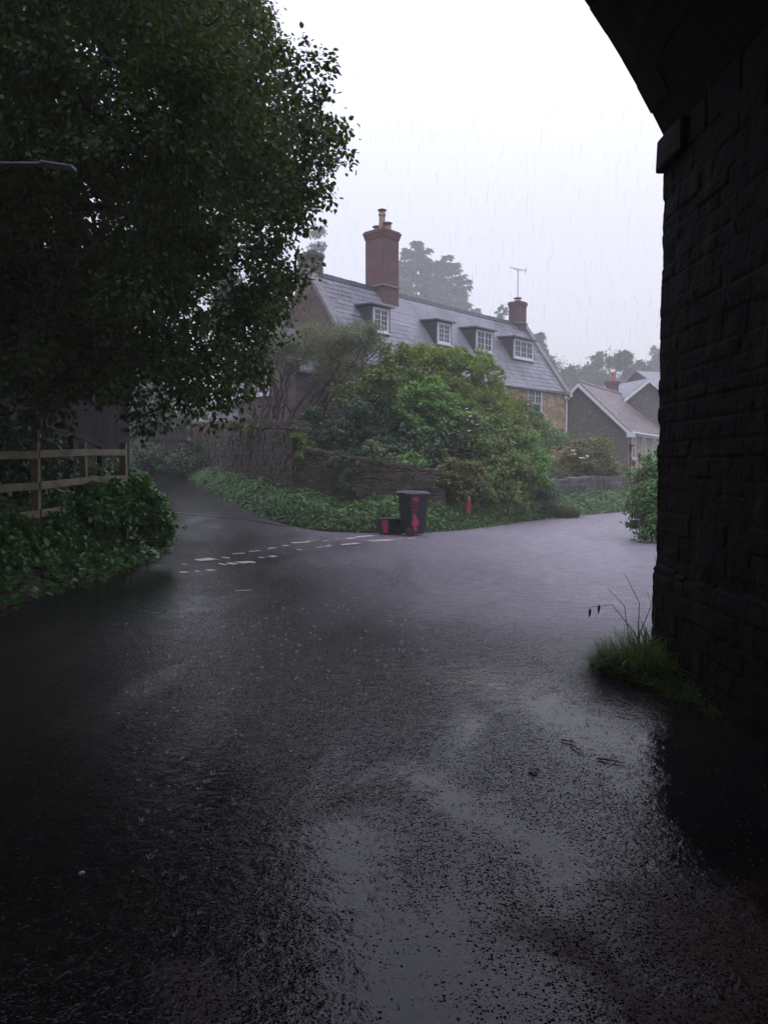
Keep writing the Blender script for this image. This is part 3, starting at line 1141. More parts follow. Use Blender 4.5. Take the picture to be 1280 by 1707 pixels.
# roof
sl = math.atan2(HR - HE, yr)
vdir = Vector((0, math.cos(sl), math.sin(sl)))
Lslope = (HR - HE) / math.sin(sl)
OV = 0.22
rf = MB()
rf.hexa([(.12, -OV * math.cos(sl), HE - OV * math.sin(sl) - .05), (HL - .12, -OV * math.cos(sl), HE - OV * math.sin(sl) - .05), (HL - .12, yr, HR - .05),
         (.12, yr, HR - .05),
         (.12, -OV * math.cos(sl), HE - OV * math.sin(sl) - .005), (HL - .12, -OV * math.cos(sl), HE - OV * math.sin(sl) - .005), (HL - .12, yr, HR - .005),
         (.12, yr, HR - .005)])
rf.hexa([(.12, yr, HR - .05), (HL - .12, yr, HR - .05), (HL - .12, HW + .15, HE - .26), (.12, HW + .15, HE - .26),
         (.12, yr, HR - .006), (HL - .12, yr, HR - .006), (HL - .12, HW + .15, HE - .2), (.12, HW + .15, HE - .2)])
slate_slope(rf, Vector((.12, 0, HE)) - vdir * OV, (1, 0, 0), vdir, HL - .24, Lslope + OV, .36, .26, sag=0.05)
slate_slope(rf, (HL - .12, HW, HE), (-1, 0, 0), Vector((0, -math.cos(sl), math.sin(sl))), HL - .24, Lslope, .5, .4)
rfo = rf.build('roof', M['slate'], house)
rt = MB()
x = .1
while x < HL - .1:
    x1 = min(HL - .1, x + .45)
    zz = HR + .0 - .05 * math.sin(math.pi * x / HL) + random.uniform(-.008, .008)
    rt.hexa([(x, yr - .16, zz - .16), (x1 - .01, yr - .16, zz - .16), (x1 - .01, yr + .16, zz - .16), (x, yr + .16, zz - .16),
             (x, yr - .03, zz + .06), (x1 - .01, yr - .03, zz + .06), (x1 - .01, yr + .03, zz + .06), (x, yr + .03, zz + .06)])
    x = x1
rt.build('ridge_tiles', M['slate_dark'], rfo)
# gable copings
for x0, x1, hh, mt in ((-.06, .36, .10, 'coping'), (HL - .30, HL + .10, .16, 'coping')):
    cp = MB()
    for sgn in (0, 1):
        ya, yb = (-.24, yr) if sgn == 0 else (HW + .24, yr)
        za, zbq = HE - .30, HR + .04
        cp.hexa([(x0, ya, za - .12), (x1, ya, za - .12), (x1, yb, zbq - .12), (x0, yb, zbq - .12),
                 (x0, ya, za + hh), (x1, ya, za + hh), (x1, yb, zbq + hh), (x0, yb, zbq + hh)])
    cp.build('gable_coping', M[mt], house)


def roof_y(z):
    return (z - HE) / (HR - HE) * yr


# dormers
for xd, wd, cas, hh in ((2.156 * S, .92, 2, .96), (5.82 * S, .92, 2, .92), (8.57 * S, 1.32, 2, .98), (11.62 * S, 1.78, 3, .95)):
    zs = P(805, 586.5, 32.4 * S).z
    y0 = .75 * S
    zt = zs + hh + .03
    yb = roof_y(zt + .14)
    d = MB()
    x0, x1 = xd - wd / 2 - .06, xd + wd / 2 + .06
    # cheeks and front surround
    for xa, xb in ((x0 - .05, x0), (x1, x1 + .05)):
        d.hexa([(xa, y0 + .02, zs - .12), (xb, y0 + .02, zs - .12), (xb, roof_y(zs - .12) + .4, zs - .12), (xa, roof_y(zs - .12) + .4, zs - .12),
                (xa, y0 + .02, zt), (xb, y0 + .02, zt), (xb, yb, zt), (xa, yb, zt)])
    d.box(x0, x1, y0 + .06, y0 + .1, zs - .12, zt)
    do = d.build('dormer', M['slate_dark'], house)
    r = MB()
    r.hexa([(x0 - .14, y0 - .16, zt + .01), (x1 + .14, y0 - .16, zt + .01), (x1 + .14, yb + .3, zt + .09), (x0 - .14, yb + .3, zt + .09),
            (x0 - .14, y0 - .16, zt + .07), (x1 + .14, y0 - .16, zt + .07), (x1 + .14, yb + .3, zt + .15), (x0 - .14, yb + .3, zt + .15)])
    r.build('dormer_roof', M['lead'], do)
    fs = MB()
    fs.box(x0 - .13, x1 + .13, y0 - .175, y0 - .163, zt - .0, zt + .055)
    fs.build('fascia', M['lead'], do)
    window(do, (xd, y0 + .02, zs), (1, 0, 0), (0, -1, 0), wd, hh, cas, 2, 4 if wd < 1 else 3, fr=.07)

# upper windows on the front, half hidden ground floor ones
ztop = P(888, 645, 33.95 * S).z
for xw, ww, z0, hh in ((11.3 * S, 1.3, ztop - 1.22, 1.2), (8.42 * S, 1.3, ztop - 1.22, 1.2), (5.2 * S, 1.2, ztop - 1.22, 1.2), (13.75 * S, .7, 2.35, .9)):
    window(house, (xw, -.03, z0), (1, 0, 0), (0, -1, 0), ww, hh, 2, 2, 3, fr=.06)
# gable window with brick lintel and white gutter pipes
gw = MB()
pw = P(476, 700, 28.5)


def to_house(p):
    d = Vector((p.x - LX, p.y - LY, p.z))
    return Vector((d.x * math.cos(AX) + d.y * math.sin(AX), -d.x * math.sin(AX) + d.y * math.cos(AX), d.z))


def on_gable(px, py, xg=0.0):
    """local point on the left gable plane seen at a pixel"""
    a, b = P(px, py, 20), P(px, py, 60)
    A, B_ = to_house(a), to_house(b)
    t = (xg - A.x) / (B_.x - A.x)
    return A.lerp(B_, t)


q0, q1 = on_gable(462, 713), on_gable(492, 680)
yc, wdt = (q0.y + q1.y) / 2, abs(q0.y - q1.y)
window(house, (-.03, yc, q0.z), (0, -1, 0), (-1, 0, 0), max(1.1, wdt), q1.z - q0.z, 2, 2, 2, fr=.07)
lm = MB()
lm.box(-.045, .05, yc - wdt / 2 - .2, yc + wdt / 2 + .2, q1.z + .01, q1.z + .3)
lm.build('brick_lintel', M['brick'], house)
qb = on_gable(545, 690)
lm = MB()
lm.box(-.04, .05, qb.y - .5, qb.y + .5, qb.z, qb.z + .32)
lm.build('brick_lintel', M['brick'], house)
# gutter + downpipes
gt = MB()
gt.tube([(.1, -.30, HE - .30), (HL + .05, -.30, HE - .32)], .05, 8)
gt.build('gutter', M['dark_metal'], house)
dp = MB()
dp.tube([(HL - .02, -.30, HE - .33), (HL - .02, -.22, HE - .5), (HL - .02, -.08, HE - .62), (HL - .02, -.08, 1.2)], .048, 8)
dp.box(HL - .11, HL + .07, -.36, -.16, HE - .42, HE - .26)
dp.build('downpipe', M['white'], house)
qd = on_gable(437, 640)
dp = MB()
dp.tube([(-.09, qd.y, 1.3), (-.09, qd.y, qd.z + .35)], .045, 8)
dp.build('downpipe', M['white'], house)
# chimneys
cz1 = P(637, 387, 29.9 * S).z
ch = stack(house, 3.87 * S, yr, HR - 1.4, cz1, 1.0, 1.02, 'brick', .085, 3, band=HR + .02)
for dx, dy, hgt, rad in ((0, 0, .82, .15), (.05, .33, .2, .16), (-.02, -.33, .2, .16)):
    pot(ch, 3.87 * S + dx, yr + dy, cz1, hgt, rad)
cz2 = P(862, 505, 37.2 * S).z
ch2 = stack(house, 13.45 * S, yr, HR - 1.1, cz2, .7, .66, 'brick_dark', .05, 2, band=HR - .05)
pot(ch2, 13.45 * S, yr, cz2, .1, .17, 'pot')
cz3 = P(497, 421, 27.3 * S).z
ch3 = stack(house, .42, yr + .25, HR - .9, cz3, .62, .8, 'grey_wall', .05, 2)
# aerial on the right chimney
ae = empty('television_aerial', (0, 0, 0), 0, 'thin television aerial standing above the right chimney of the long house', 'aerial')
ap = house.matrix_world
base = Vector((LX + math.cos(AX) * 13.45 * S - math.sin(AX) * yr, LY + math.sin(AX) * 13.45 * S + math.cos(AX) * yr, cz2 - .1))
ae.location = base
mh = P(864, 449, base.y).z - base.z
a = MB()
a.tube([(0, 0, 0), (0, 0, mh)], .022, 6)
a.build('mast', M['metal'], ae)
a = MB()
a.tube([(-.42, -.02, mh + .10), (.42, .08, mh - .06)], .014, 5)
a.tube([(-.22, 0, mh + .05), (0, 0, mh - .10), (.2, .05, mh - .02)], .012, 5)
for k in range(9):
    t = -0.38 + k * .095
    zz = mh + .02 - .19 * t
    a.tube([(t + .02, -.11, zz), (t - .02, .11, zz)], .006, 4)
a.tube([(.40, .05, mh + .10), (.40, .05, mh - .2)], .01, 4)
a.tube([(.46, .12, mh + .06), (.38, -.12, mh - .17)], .01, 4)
a.build('antenna_head', M['metal'], ae)

# projecting addition on the left gable
ad = empty('gabled_extension', (LX, LY, 0), AX, 'small slate roofed extension against the left gable of the long house', 'extension')
wy0, wy1, wx0 = 1.7, 4.7, -1.35
ze, zr = 5.3, 6.9
ww = MB()
ym = (wy0 + wy1) / 2
ww.hexa([(wx0, wy0, 2.9), (-.01, wy0, 2.9), (-.01, wy1, 2.9), (wx0, wy1, 2.9), (wx0, wy0, ze), (-.01, wy0, ze), (-.01, wy1, ze), (wx0, wy1, ze)])
ww.add([(wx0, wy0, ze), (wx0, wy1, ze), (wx0, ym, zr), (-.01, wy0, ze), (-.01, wy1, ze), (-.01, ym, zr)], [(0, 1, 2), (3, 5, 4)])
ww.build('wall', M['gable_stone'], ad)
rr = MB()
s2 = math.atan2(zr - ze, ym - wy0)
for sg in (1, -1):
    yo = wy0 - .2 if sg == 1 else wy1 + .2
    zo = ze - .2 * math.tan(s2)
    rr.hexa([(wx0 - .2, yo, zo), (-.012, yo, zo), (-.012, ym, zr), (wx0 - .2, ym, zr), (wx0 - .2, yo, zo + .1), (-.012, yo, zo + .1), (-.012, ym, zr + .1),
             (wx0 - .2, ym, zr + .1)])
rr.build('roof', M['slate'], ad)
window(ad, (wx0 - .03, ym + .4, 4.35), (0, -1, 0), (-1, 0, 0), 1.0, .9, 2, 2, 2)

# weatherboarded shed behind the wall
sp_ = P(372, 705, 34)
shed = empty('garden_shed', (sp_.x + 1.3, 34.4, 0), R(38), 'pale grey weatherboarded shed behind the high garden wall', 'shed')
sb = MB()
k = 0
z = 1.0
while z < 4.35:
    for (x0, x1, y0, y1) in ((-1.4, 1.4, -1.3, -1.27), (-1.43, -1.40, -1.27, 1.3), (1.40, 1.43, -1.27, 1.3)):
        sb.box(x0 - .012 * (k % 2), x1 + .012 * (k % 2), y0 - .01, y1, z, z + .155)
    z += .17
    k += 1
sb.box(-1.38, 1.38, -1.26, 1.28, .9, 4.3)
sb.add([(-1.4, -1.28, 4.3), (1.4, -1.28, 4.3), (0, -1.28, 5.25), (-1.4, 1.3, 4.3), (1.4, 1.3, 4.3), (0, 1.3, 5.25)], [(0, 1, 2), (3, 5, 4)])
sb.build('boarding', M['board'], shed)
rr = MB()
for sg in (-1, 1):
    rr.hexa([(sg * 1.65, -1.5, 4.13), (0, -1.5, 5.26), (0, 1.5, 5.26), (sg * 1.65, 1.5, 4.13), (sg * 1.65, -1.5, 4.2), (0, -1.5, 5.34), (0, 1.5, 5.34), (sg * 1.65, 1.5, 4.2)])
rr.build('roof', M['slate'], shed)

# ------------------------------------------------------------------ right hand cottage
A2 = R(90 - 32)
C2 = P(1047, 716, 44)
cot = empty('end_cottage', (C2.x, C2.y, 0), A2, 'lower cottage with dark flint gable, white bargeboards and clay tile roof', 'house')
CE = P(1047, 714, 44).z
CW = 5.72
CR = P(962, 637, 45.5).z
CL = 11.0
yr2 = CW / 2
w = MB()
w.add([(0, 0, -.2), (CL, 0, -.2), (CL, CW, -.2), (0, CW, -.2), (0, 0, CE), (CL, 0, CE), (CL, CW, CE), (0, CW, CE)], [(0, 1, 5, 4), (2, 3, 7, 6)])
w.build('wall', M['house_stone'], cot)
for xg, t in ((0, .3), (CL, -.3)):
    g = MB()
    e = .003 if xg == 0 else -.003
    prof = [(0.002, -.2), (CW - .002, -.2), (CW - .002, CE), (yr2, CR - .03), (0.002, CE)]
    aa = [(xg - e, y, z) for y, z in prof]
    bb = [(xg + t, y, z) for y, z in prof]
    g.add(aa + bb, [tuple(range(5)), tuple(range(5, 10))[::-1]] + [(i, (i + 1) % 5, (i + 1) % 5 + 5, i + 5) for i in range(5)])
    g.build('gable_wall', M['flint'], cot)
s3 = math.atan2(CR - CE, yr2)
v3 = Vector((0, math.cos(s3), math.sin(s3)))
L3 = (CR - CE) / math.sin(s3)
rf = MB()
for sg in (0, 1):
    ya, yb = (-.2, yr2) if sg == 0 else (CW + .2, yr2)
    za = CE - .2 * math.tan(s3)
    rf.hexa([(-.28, ya, za - .06), (CL + .2, ya, za - .06), (CL + .2, yb, CR - .06), (-.28, yb, CR - .06), (-.28, ya, za), (CL + .2, ya, za), (CL + .2, yb, CR),
             (-.28, yb, CR)])
slate_slope(rf, Vector((-.28, 0, CE)) - v3 * .25, (1, 0, 0), v3, CL + .5, L3 + .25, .2, .15, jit=.008)
slate_slope(rf, Vector((CL + .22, CW, CE)) - Vector((0, -v3.y, v3.z)) * .25, (-1, 0, 0), Vector((0, -v3.y, v3.z)), CL + .5, L3 + .25, .4, .3)
rfo = rf.build('roof', M['tile'], cot)
rt = MB()
x = -.28
while x < CL + .2:
    rt.tube([(x, yr2, CR + .01), (min(x + .4, CL + .2), yr2, CR + .01)], .1 + random.uniform(-.006, .006), 8)
    x += .41
rt.build('ridge_tiles', M['tile'], rfo)
bb = MB()
for sg in (0, 1):
    ya, yb = (-.26, yr2) if sg == 0 else (CW + .26, yr2)
    za = CE - .26 * math.tan(s3) - .07
    zb_ = CR - .07
    bb.hexa([(-.31, ya, za - .22), (-.25, ya, za - .22), (-.25, yb, zb_ - .24), (-.31, yb, zb_ - .24), (-.31, ya, za), (-.25, ya, za), (-.25, yb, zb_), (-.31, yb, zb_)])
bb.build('bargeboard', M['white'], cot)
bb = MB()
bb.box(-.33, .05, -.36, .02, CE - .52, CE - .26)
bb.build('eaves_box', M['white'], cot)
gt = MB()
gt.tube([(-.3, -.29, CE - .26), (CL, -.29, CE - .3)], .065, 8)
gt.box(-.2, CL, -.2, -.17, CE - .42, CE - .22)
gt.build('gutter', M['white'], cot)
dp = MB()
dp.tube([(.12, -.08, CE - .3), (.1, -.06, 0)], .04, 8)
dp.build('downpipe', M['dark_metal'], cot)
for xw in (1.15, 3.5, 6.2):
    window(cot, (xw, -.03, CE - 1.72), (1, 0, 0), (0, -1, 0), .78, 1.28, 1, 2, 4, lintel=True)


def on_cot(px, py):
    def f(p):
        d = Vector((p.x - C2.x, p.y - C2.y, p.z))
        return Vector((d.x * math.cos(A2) + d.y * math.sin(A2), -d.x * math.sin(A2) + d.y * math.cos(A2), d.z))
    A_, B_ = f(P(px, py, 20)), f(P(px, py, 90))
    return A_.lerp(B_, -A_.x / (B_.x - A_.x))


q0, q1 = on_cot(972, 748), on_cot(998, 730)
window(cot, (-.03, (q0.y + q1.y) / 2, q0.z), (0, -1, 0), (-1, 0, 0), abs(q0.y - q1.y), q1.z - q0.z, 2, 1, 2, fr=.1)

# brick chimney behind that cottage
bk = P(1022, 660, 52)
wing = empty('far_cottage', (P(1077, 640, 52).x, 52, 0), R(14), 'far cottage gable with white bargeboards above the tile roof', 'house')
GE, GR, GW = P(1045, 664, 52).z, P(1077, 634, 52).z, 1.6
wm = MB()
for xa, xb in ((-GW, GW),):
    wm.hexa([(xa, 0, .5), (xb, 0, .5), (xb, 6, .5), (xa, 6, .5), (xa, 0, GE), (xb, 0, GE), (xb, 6, GE), (xa, 6, GE)])
    wm.add([(xa, -.002, GE), (xb, -.002, GE), (0, -.002, GR), (xa, 6, GE), (xb, 6, GE), (0, 6, GR)], [(0, 1, 2), (3, 5, 4)])
wm.build('wall', M['flint'], wing)
rr = MB()
bb = MB()
k2 = (GR - GE) / GW
for sg in (-1, 1):
    xo = sg * (GW + .25)
    zo = GE - .25 * k2
    rr.hexa([(xo, -.3, zo), (0, -.3, GR), (0, 6.2, GR), (xo, 6.2, zo), (xo, -.3, zo + .1), (0, -.3, GR + .1), (0, 6.2, GR + .1), (xo, 6.2, zo + .1)])
    bb.hexa([(xo, -.36, zo - .16), (0, -.36, GR - .16), (0, -.31, GR - .16), (xo, -.31, zo - .16), (xo, -.36, zo + .06), (0, -.36, GR + .06), (0, -.31, GR + .06), (xo, -.31, zo + .06)])
rr.build('roof', M['slate'], wing)
bb.build('bargeboard', M['white'], wing)
iv = wing
xc, yc_ = -(P(1077, 640, 52).x - P(1021, 640, 53).x), 1.0
cc = stack(wing, xc, yc_, 1.0, P(1021, 637, 53).z, .62, .6, 'brick_dark', .09, 2)
pot(cc, xc + .05, yc_, P(1021, 637, 53).z, P(1021, 622, 53).z - P(1021, 637, 53).z, .2, 'pot_red', False)
lk = MB()
lk.box(xc + .3, -GW - .02, .4, 5.5, .5, GE - .3)
lk.build('wall', M['flint'], wing)
bar_ = empty('back_cottage', (P(1090, 620, 60).x, 60, 0), R(24), 'grey slate roof rising behind the white bargeboards', 'house')
GE, GR, GW = P(1058, 650, 60).z, P(1062, 622, 60).z, 2.2
wm = MB()
wm.hexa([(-1.6, -GW, .5), (6, -GW, .5), (6, GW, .5), (-1.6, GW, .5), (-1.6, -GW, GE), (6, -GW, GE), (6, GW, GE), (-1.6, GW, GE)])
wm.add([(-1.6, -GW, GE), (-1.6, GW, GE), (-1.6, 0, GR)], [(0, 2, 1)])
wm.build('wall', M['gable_stone'], bar_)
rr = MB()
for sg in (-1, 1):
    yo = sg * (GW + .25)
    zo = GE - .25 * (GR - GE) / GW
    rr.hexa([(-1.8, yo, zo), (6.2, yo, zo), (6.2, 0, GR), (-1.8, 0, GR), (-1.8, yo, zo + .1), (6.2, yo, zo + .1), (6.2, 0, GR + .1), (-1.8, 0, GR + .1)])
rr.build('roof', M['slate'], bar_)
# aerials behind
for px, y0, y1, D, lab in ((1025, 622, 607, 53.5, 'short aerial mast rising from the orange chimney pot'), (1035, 655, 606, 56, 'tall thin aerial mast right of the orange chimney pot')):
    b = P(px, y0 + 2, D)
    e = empty('aerial_mast', b, 0, lab, 'aerial')
    h = P(px, y1, D).z - b.z
    a = MB()
    a.tube([(0, 0, -.5 if D < 54 else -4), (0, 0, h)], .022, 6)
    a.build('mast', M['metal'], e)
    a = MB()
    a.tube([(-.35, 0, h - .05), (.35, .05, h - .09)], .014, 5)
    for k in range(6):
        a.tube([(-.32 + k * .12, -.15, h - .06), (-.32 + k * .12, .15, h - .08)], .008, 4)
    a.build('antenna_head', M['metal'], e)

# dark barn under the tree
bn = empty('barn', (-10.9, 21.6, 0), R(21), 'dark grey barn half hidden under the big tree', 'barn')
wm = MB()
wm.box(-4.5, 3.6, 0, 6, -.2, 4.2)
x = -4.5
while x < 3.55:
    wm.box(x + .004, x + .165, -.02 - random.uniform(0, .012), -.001, -.2, 4.19)
    x += .18
wm.build('wall', M['barn'], bn)
rr = MB()
rr.hexa([(-4.9, -.4, 4.05), (3.95, -.4, 4.05), (3.95, 3, 5.6), (-4.9, 3, 5.6), (-4.9, -.4, 4.15), (3.95, -.4, 4.15), (3.95, 3, 5.7), (-4.9, 3, 5.7)])
rr.hexa([(-4.9, 3, 5.6), (3.95, 3, 5.6), (3.95, 6.4, 4.05), (-4.9, 6.4, 4.05), (-4.9, 3, 5.7), (3.95, 3, 5.7), (3.95, 6.4, 4.15), (-4.9, 6.4, 4.15)])
rr.build('roof', M['barn'], bn)


# ------------------------------------------------------------------ garden walls
def rubble_wall(name, label, line, tops, thick, mat, upright=False, cat='wall'):
    """line: xy points, tops: z of the coping at each; rough masonry blocks jittered out of the faces"""
    base = Vector((line[0][0], line[0][1], 0))
    root = empty(name, base, 0, label, cat)
    m = MB()
    cp = MB()
    for (a, b, ta, tb) in zip(line[:-1], line[1:], tops[:-1], tops[1:]):
        A_, B_ = Vector((a[0], a[1], 0)) - base, Vector((b[0], b[1], 0)) - base
        d = B_ - A_
        L = d.length
        d.normalize()
        nrm = Vector((d.y, -d.x, 0))
        up = Vector((0, 0, 1))
        # core
        za, zb_ = ta - .12, tb - .12
        pts = []
        for zz0, zz1 in ((-.3, -.3), (za, zb_)):
            pts += [A_ + nrm * thick / 2 + up * zz0, B_ + nrm * thick / 2 + up * zz1, B_ - nrm * thick / 2 + up * zz1, A_ - nrm * thick / 2 + up * zz0]
        m.hexa(pts)
        z = -.1
        zmax = max(za, zb_)
        while z < zmax:
            h = random.uniform(.10, .2)
            s = random.uniform(-.2, 0)
            while s < L:
                ln = random.uniform(.16, .45)
                t = (s + ln / 2) / L
                if z + h < za + (zb_ - za) * min(1, max(0, t)):
                    pr = random.uniform(.0, .045)
                    s0, s1 = max(0, s), min(L, s + ln)
                    c = A_ + d * ((s0 + s1) / 2) + nrm * (thick / 2 + pr / 2 - .04) + up * (z + h / 2)
                    if s1 - s0 > .05:
                        tl = random.uniform(-.05, .05)
                        dd = (d + up * tl).normalized()
                        m.obox(c, dd, nrm, nrm.cross(dd), (s1 - s0) / 2 - .008, .05 + pr / 2, h / 2 - .006)
                s += ln
            z += h
        z = -.1
        while z < ta - .16:
            h = random.uniform(.1, .2)
            an = random.uniform(-.5, .5)
            cc_ = Vector((math.cos(an), math.sin(an), 0))
            m.obox(A_ + up * (z + h / 2), cc_, Vector((-cc_.y, cc_.x, 0)), up, thick * .52 + random.uniform(0, .03), thick * .52 + random.uniform(0, .03), min(h, ta - .14 - z) / 2 - .005)
            z += h
        s = 0
        while s < L:
            ln = random.uniform(.07, .14) if upright else random.uniform(.2, .42)
            t = s / L
            zt = ta + (tb - ta) * t - .13
            hh = random.uniform(.14, .26) if upright else random.uniform(.08, .15)
            c = A_ + d * (s + ln / 2) + up * (zt + hh / 2)
            tl = random.uniform(-.12, .12)
            dd = (d + up * tl).normalized()
            cp.obox(c, dd, nrm, nrm.cross(dd), ln / 2 - .004, thick / 2 + random.uniform(.0, .05), hh / 2)
            s += ln
    m.build('masonry', M[mat], root, bevel=0.01)
    cp.build('coping', M[mat], root, bevel=0.01)
    return root


rubble_wall('garden_wall', 'high dark stone garden wall beside the lane with upright coping stones',
            [(-7.4, 32.4), (-6.75, 30.9), (-4.1, 24.9), (-2.35, 22.0)], [3.3, 3.25, 2.98, 2.78], .45, 'wall_stone', True)
rubble_wall('garden_wall', 'lower brown stone garden wall behind the black bin',
            [(-2.3, 21.9), (-.6, 20.65), (1.62, 20.3)], [2.15, 1.85, 1.5], .45, 'wall_stone')
rubble_wall('garden_wall', 'low pale wall below the rose bush at the road bend',
            [(1.9, 20.75), (2.9, 21.9), (5.4, 25.6), (8.0, 28.6), (11.2, 31.7)], [1.3, 1.2, 1.2, 1.22, 1.2], .4, 'grey_wall')
# brick gate pier and dark boarded gate
pb = Vector((-7.72, 32.35, 0))
gp = empty('gate_pier', (pb.x, 32.35, 0), R(20), 'square brick gate pier at the far end of the high wall', 'gate pier')
g = MB()
g.box(-.2, .2, -.2, .2, .5, 3.35)
g.build('shaft', M['brick_dark'], gp, bevel=.01)
g = MB()
g.box(-.25, .25, -.25, .25, 3.352, 3.45)
g.hexa([(-.25, -.25, 3.452), (.25, -.25, 3.452), (.25, .25, 3.452), (-.25, .25, 3.452), (-.05, -.05, 3.6), (.05, -.05, 3.6), (.05, .05, 3.6), (-.05, .05, 3.6)])
g.build('cap', M['coping'], gp)
gate = empty('boarded_gate', (pb.x - .22, 32.5, 0), R(172), 'dark close boarded gate between the brick pier and the grey post', 'gate')
g = MB()
for k in range(15):
    g.box(k * .135, k * .135 + .125, -.015, .015, 1.05, 3.05 + .04 * math.sin(k * 1.3))
g.build('boards', M['dark_wood'], gate)
for zz in (1.4, 2.7):
    g = MB()
    g.box(0, 2.0, .018, .06, zz, zz + .12)
    g.build('ledge', M['dark_wood'], gate)
po = empty('gate_post', (pb.x - 2.45, 32.7, 0), 0, 'tall grey weathered post left of the dark boarded gate', 'post')
g = MB()
g.tube([(0, 0, .6), (.02, 0, 2.5), (.03, .02, 4.1)], [.22, .2, .19], 10)
g.build('shaft', M['bark_grey'], po)


# ------------------------------------------------------------------ wooden fence on the left bank
def rail_fence(label, pts, rails, mat, ph=(1.28, .1), group=None):
    p0 = Vector(pts[0])
    f = empty('rail_fence', p0, 0, label, 'fence', group)
    for p in pts:
        m = MB()
        q = Vector(p) - p0
        tl = random.uniform(-.02, .02)
        m.hexa([(q.x - .05, q.y - .045, q.z - .5), (q.x + .05, q.y - .045, q.z - .5), (q.x + .05, q.y + .045, q.z - .5), (q.x - .05, q.y + .045, q.z - .5),
                (q.x - .05 + tl, q.y - .045, q.z + ph[0]), (q.x + .05 + tl, q.y - .045, q.z + ph[0] + .02), (q.x + .05 + tl, q.y + .045, q.z + ph[0]), (q.x - .05 + tl, q.y + .045, q.z + ph[0])])
        m.build('post', M[mat], f, bevel=.008)
    for hz in rails:
        m = MB()
        for a, b in zip(pts[:-1], pts[1:]):
            A_, B_ = Vector(a) - p0, Vector(b) - p0
            d = (B_ - A_).normalized()
            s = Vector((d.y, -d.x, 0)).normalized() * .065
            jz = random.uniform(-.015, .015)
            m.beam(A_ + s + Vector((0, 0, hz + jz)) + d * .004, B_ + s + Vector((0, 0, hz - jz)) - d * .004, .035, .105)
        m.build('rail', M[mat], f, bevel=.005)
    return f


def fz(px, py, D, up):
    p = P(px, py, D)
    return (p.x, p.y, p.z - up)


rail_fence('mossy three rail wooden fence on the nettle bank', [fz(-130, 741, 9.0, 1.2), fz(57, 738, 10.5, 1.2), fz(140, 738, 11.9, 1.2), fz(205, 739, 13.0, 1.2)],
           (.23, .62, 1.05), 'fence', (1.2, .1))
rail_fence('darker rail fence sloping away behind the mossy fence', [fz(60, 692, 13.2, 1.2), fz(118, 712, 14.4, 1.2), fz(167, 735, 15.8, 1.2)], (.6, 1.08), 'dark_wood', (1.2, .1))

# ------------------------------------------------------------------ wheelie bin, box and marker
BP = G(690, 894)
wb = empty('wheelie_bin', (BP.x - .02, BP.y + .25, zroad(BP.x, BP.y)), R(33), 'black wheelie bin with pink painted scrawl at the road edge', 'bin')
bw0, bw1, bd0, bd1, bh = .19, .245, .205, .285, .93
b = MB()
b.hexa([(-bd0, -bw0, .04), (bd0, -bw0, .04), (bd0, bw0, .04), (-bd0, bw0, .04), (-bd1 + .03, -bw1, bh), (bd1, -bw1, bh), (bd1, bw1, bh), (-bd1 + .03, bw1, bh)])
b.build('body', M['bin'], wb, bevel=.025)
b = MB()
b.box(-bd1 - .0, bd1 + .03, -bw1 - .03, bw1 + .03, bh + .002, bh + .05)
b.build('rim', M['bin'], wb, bevel=.01)
b = MB()
zt = bh + .055
b.hexa([(-bd1 - .05, -bw1 - .04, zt), (bd1 + .075, -bw1 - .04, zt - .01), (bd1 + .075, bw1 + .04, zt - .01), (-bd1 - .05, bw1 + .04, zt),
        (-bd1 + .02, -bw1 + .02, zt + .075), (bd1 - .06, -bw1 + .02, zt + .055), (bd1 - .06, bw1 - .02, zt + .055), (-bd1 + .02, bw1 - .02, zt + .075)])
b.build('lid', M['bin_lid'], wb, bevel=.015)
b = MB()
b.tube([(-bd1 - .06, -bw1 - .01, bh - .04), (-bd1 - .1, -bw1 - .01, bh + .07), (-bd1 - .1, bw1 + .01, bh + .07), (-bd1 - .06, bw1 + .01, bh - .04)], .016, 8)
b.build('handle', M['bin'], wb)
for sy in (-1, 1):
    b = MB()
    b.tube([(-bd0 - .03, sy * (bw0 + .005), .1), (-bd0 - .03, sy * (bw0 + .055), .1)], .1, 16)
    b.build('wheel', M['bin'], wb)


def side_pt(s, t):
    """point on the painted side: s 0..1 from hinge to front, t 0..1 up"""
    z = .04 + (bh - .04) * t
    yb = -(bw0 + (bw1 - bw0) * t) - .0045
    xl = -bd0 + (-bd1 + .03 + bd0) * t
    xr = bd0 + (bd1 - bd0) * t
    return Vector((xl + (xr - xl) * s, yb, z))


pk = MB()


def stroke(pts, wd, th=.003, jag=.25):
    for (a, b_) in zip(pts[:-1], pts[1:]):
        A_, B_ = side_pt(*a), side_pt(*b_)
        d = B_ - A_
        if d.length < 1e-4:
            continue
        d.normalize()
        s = Vector((-d.z, 0, d.x))
        ks = 5
        for i in range(ks):
            p, q = A_.lerp(B_, i / ks), A_.lerp(B_, (i + 1) / ks)
            w0 = wd * random.uniform(1 - jag, 1 + jag) / 2
            o = Vector((0, -th - random.uniform(0, .0012), 0))
            pk.add([p + s * w0, p - s * w0, q - s * w0, q + s * w0, p + s * w0 + o, p - s * w0 + o, q - s * w0 + o, q + s * w0 + o],
                   [(4, 5, 6, 7), (0, 4, 7, 3), (1, 2, 6, 5), (0, 1, 5, 4), (2, 3, 7, 6)])


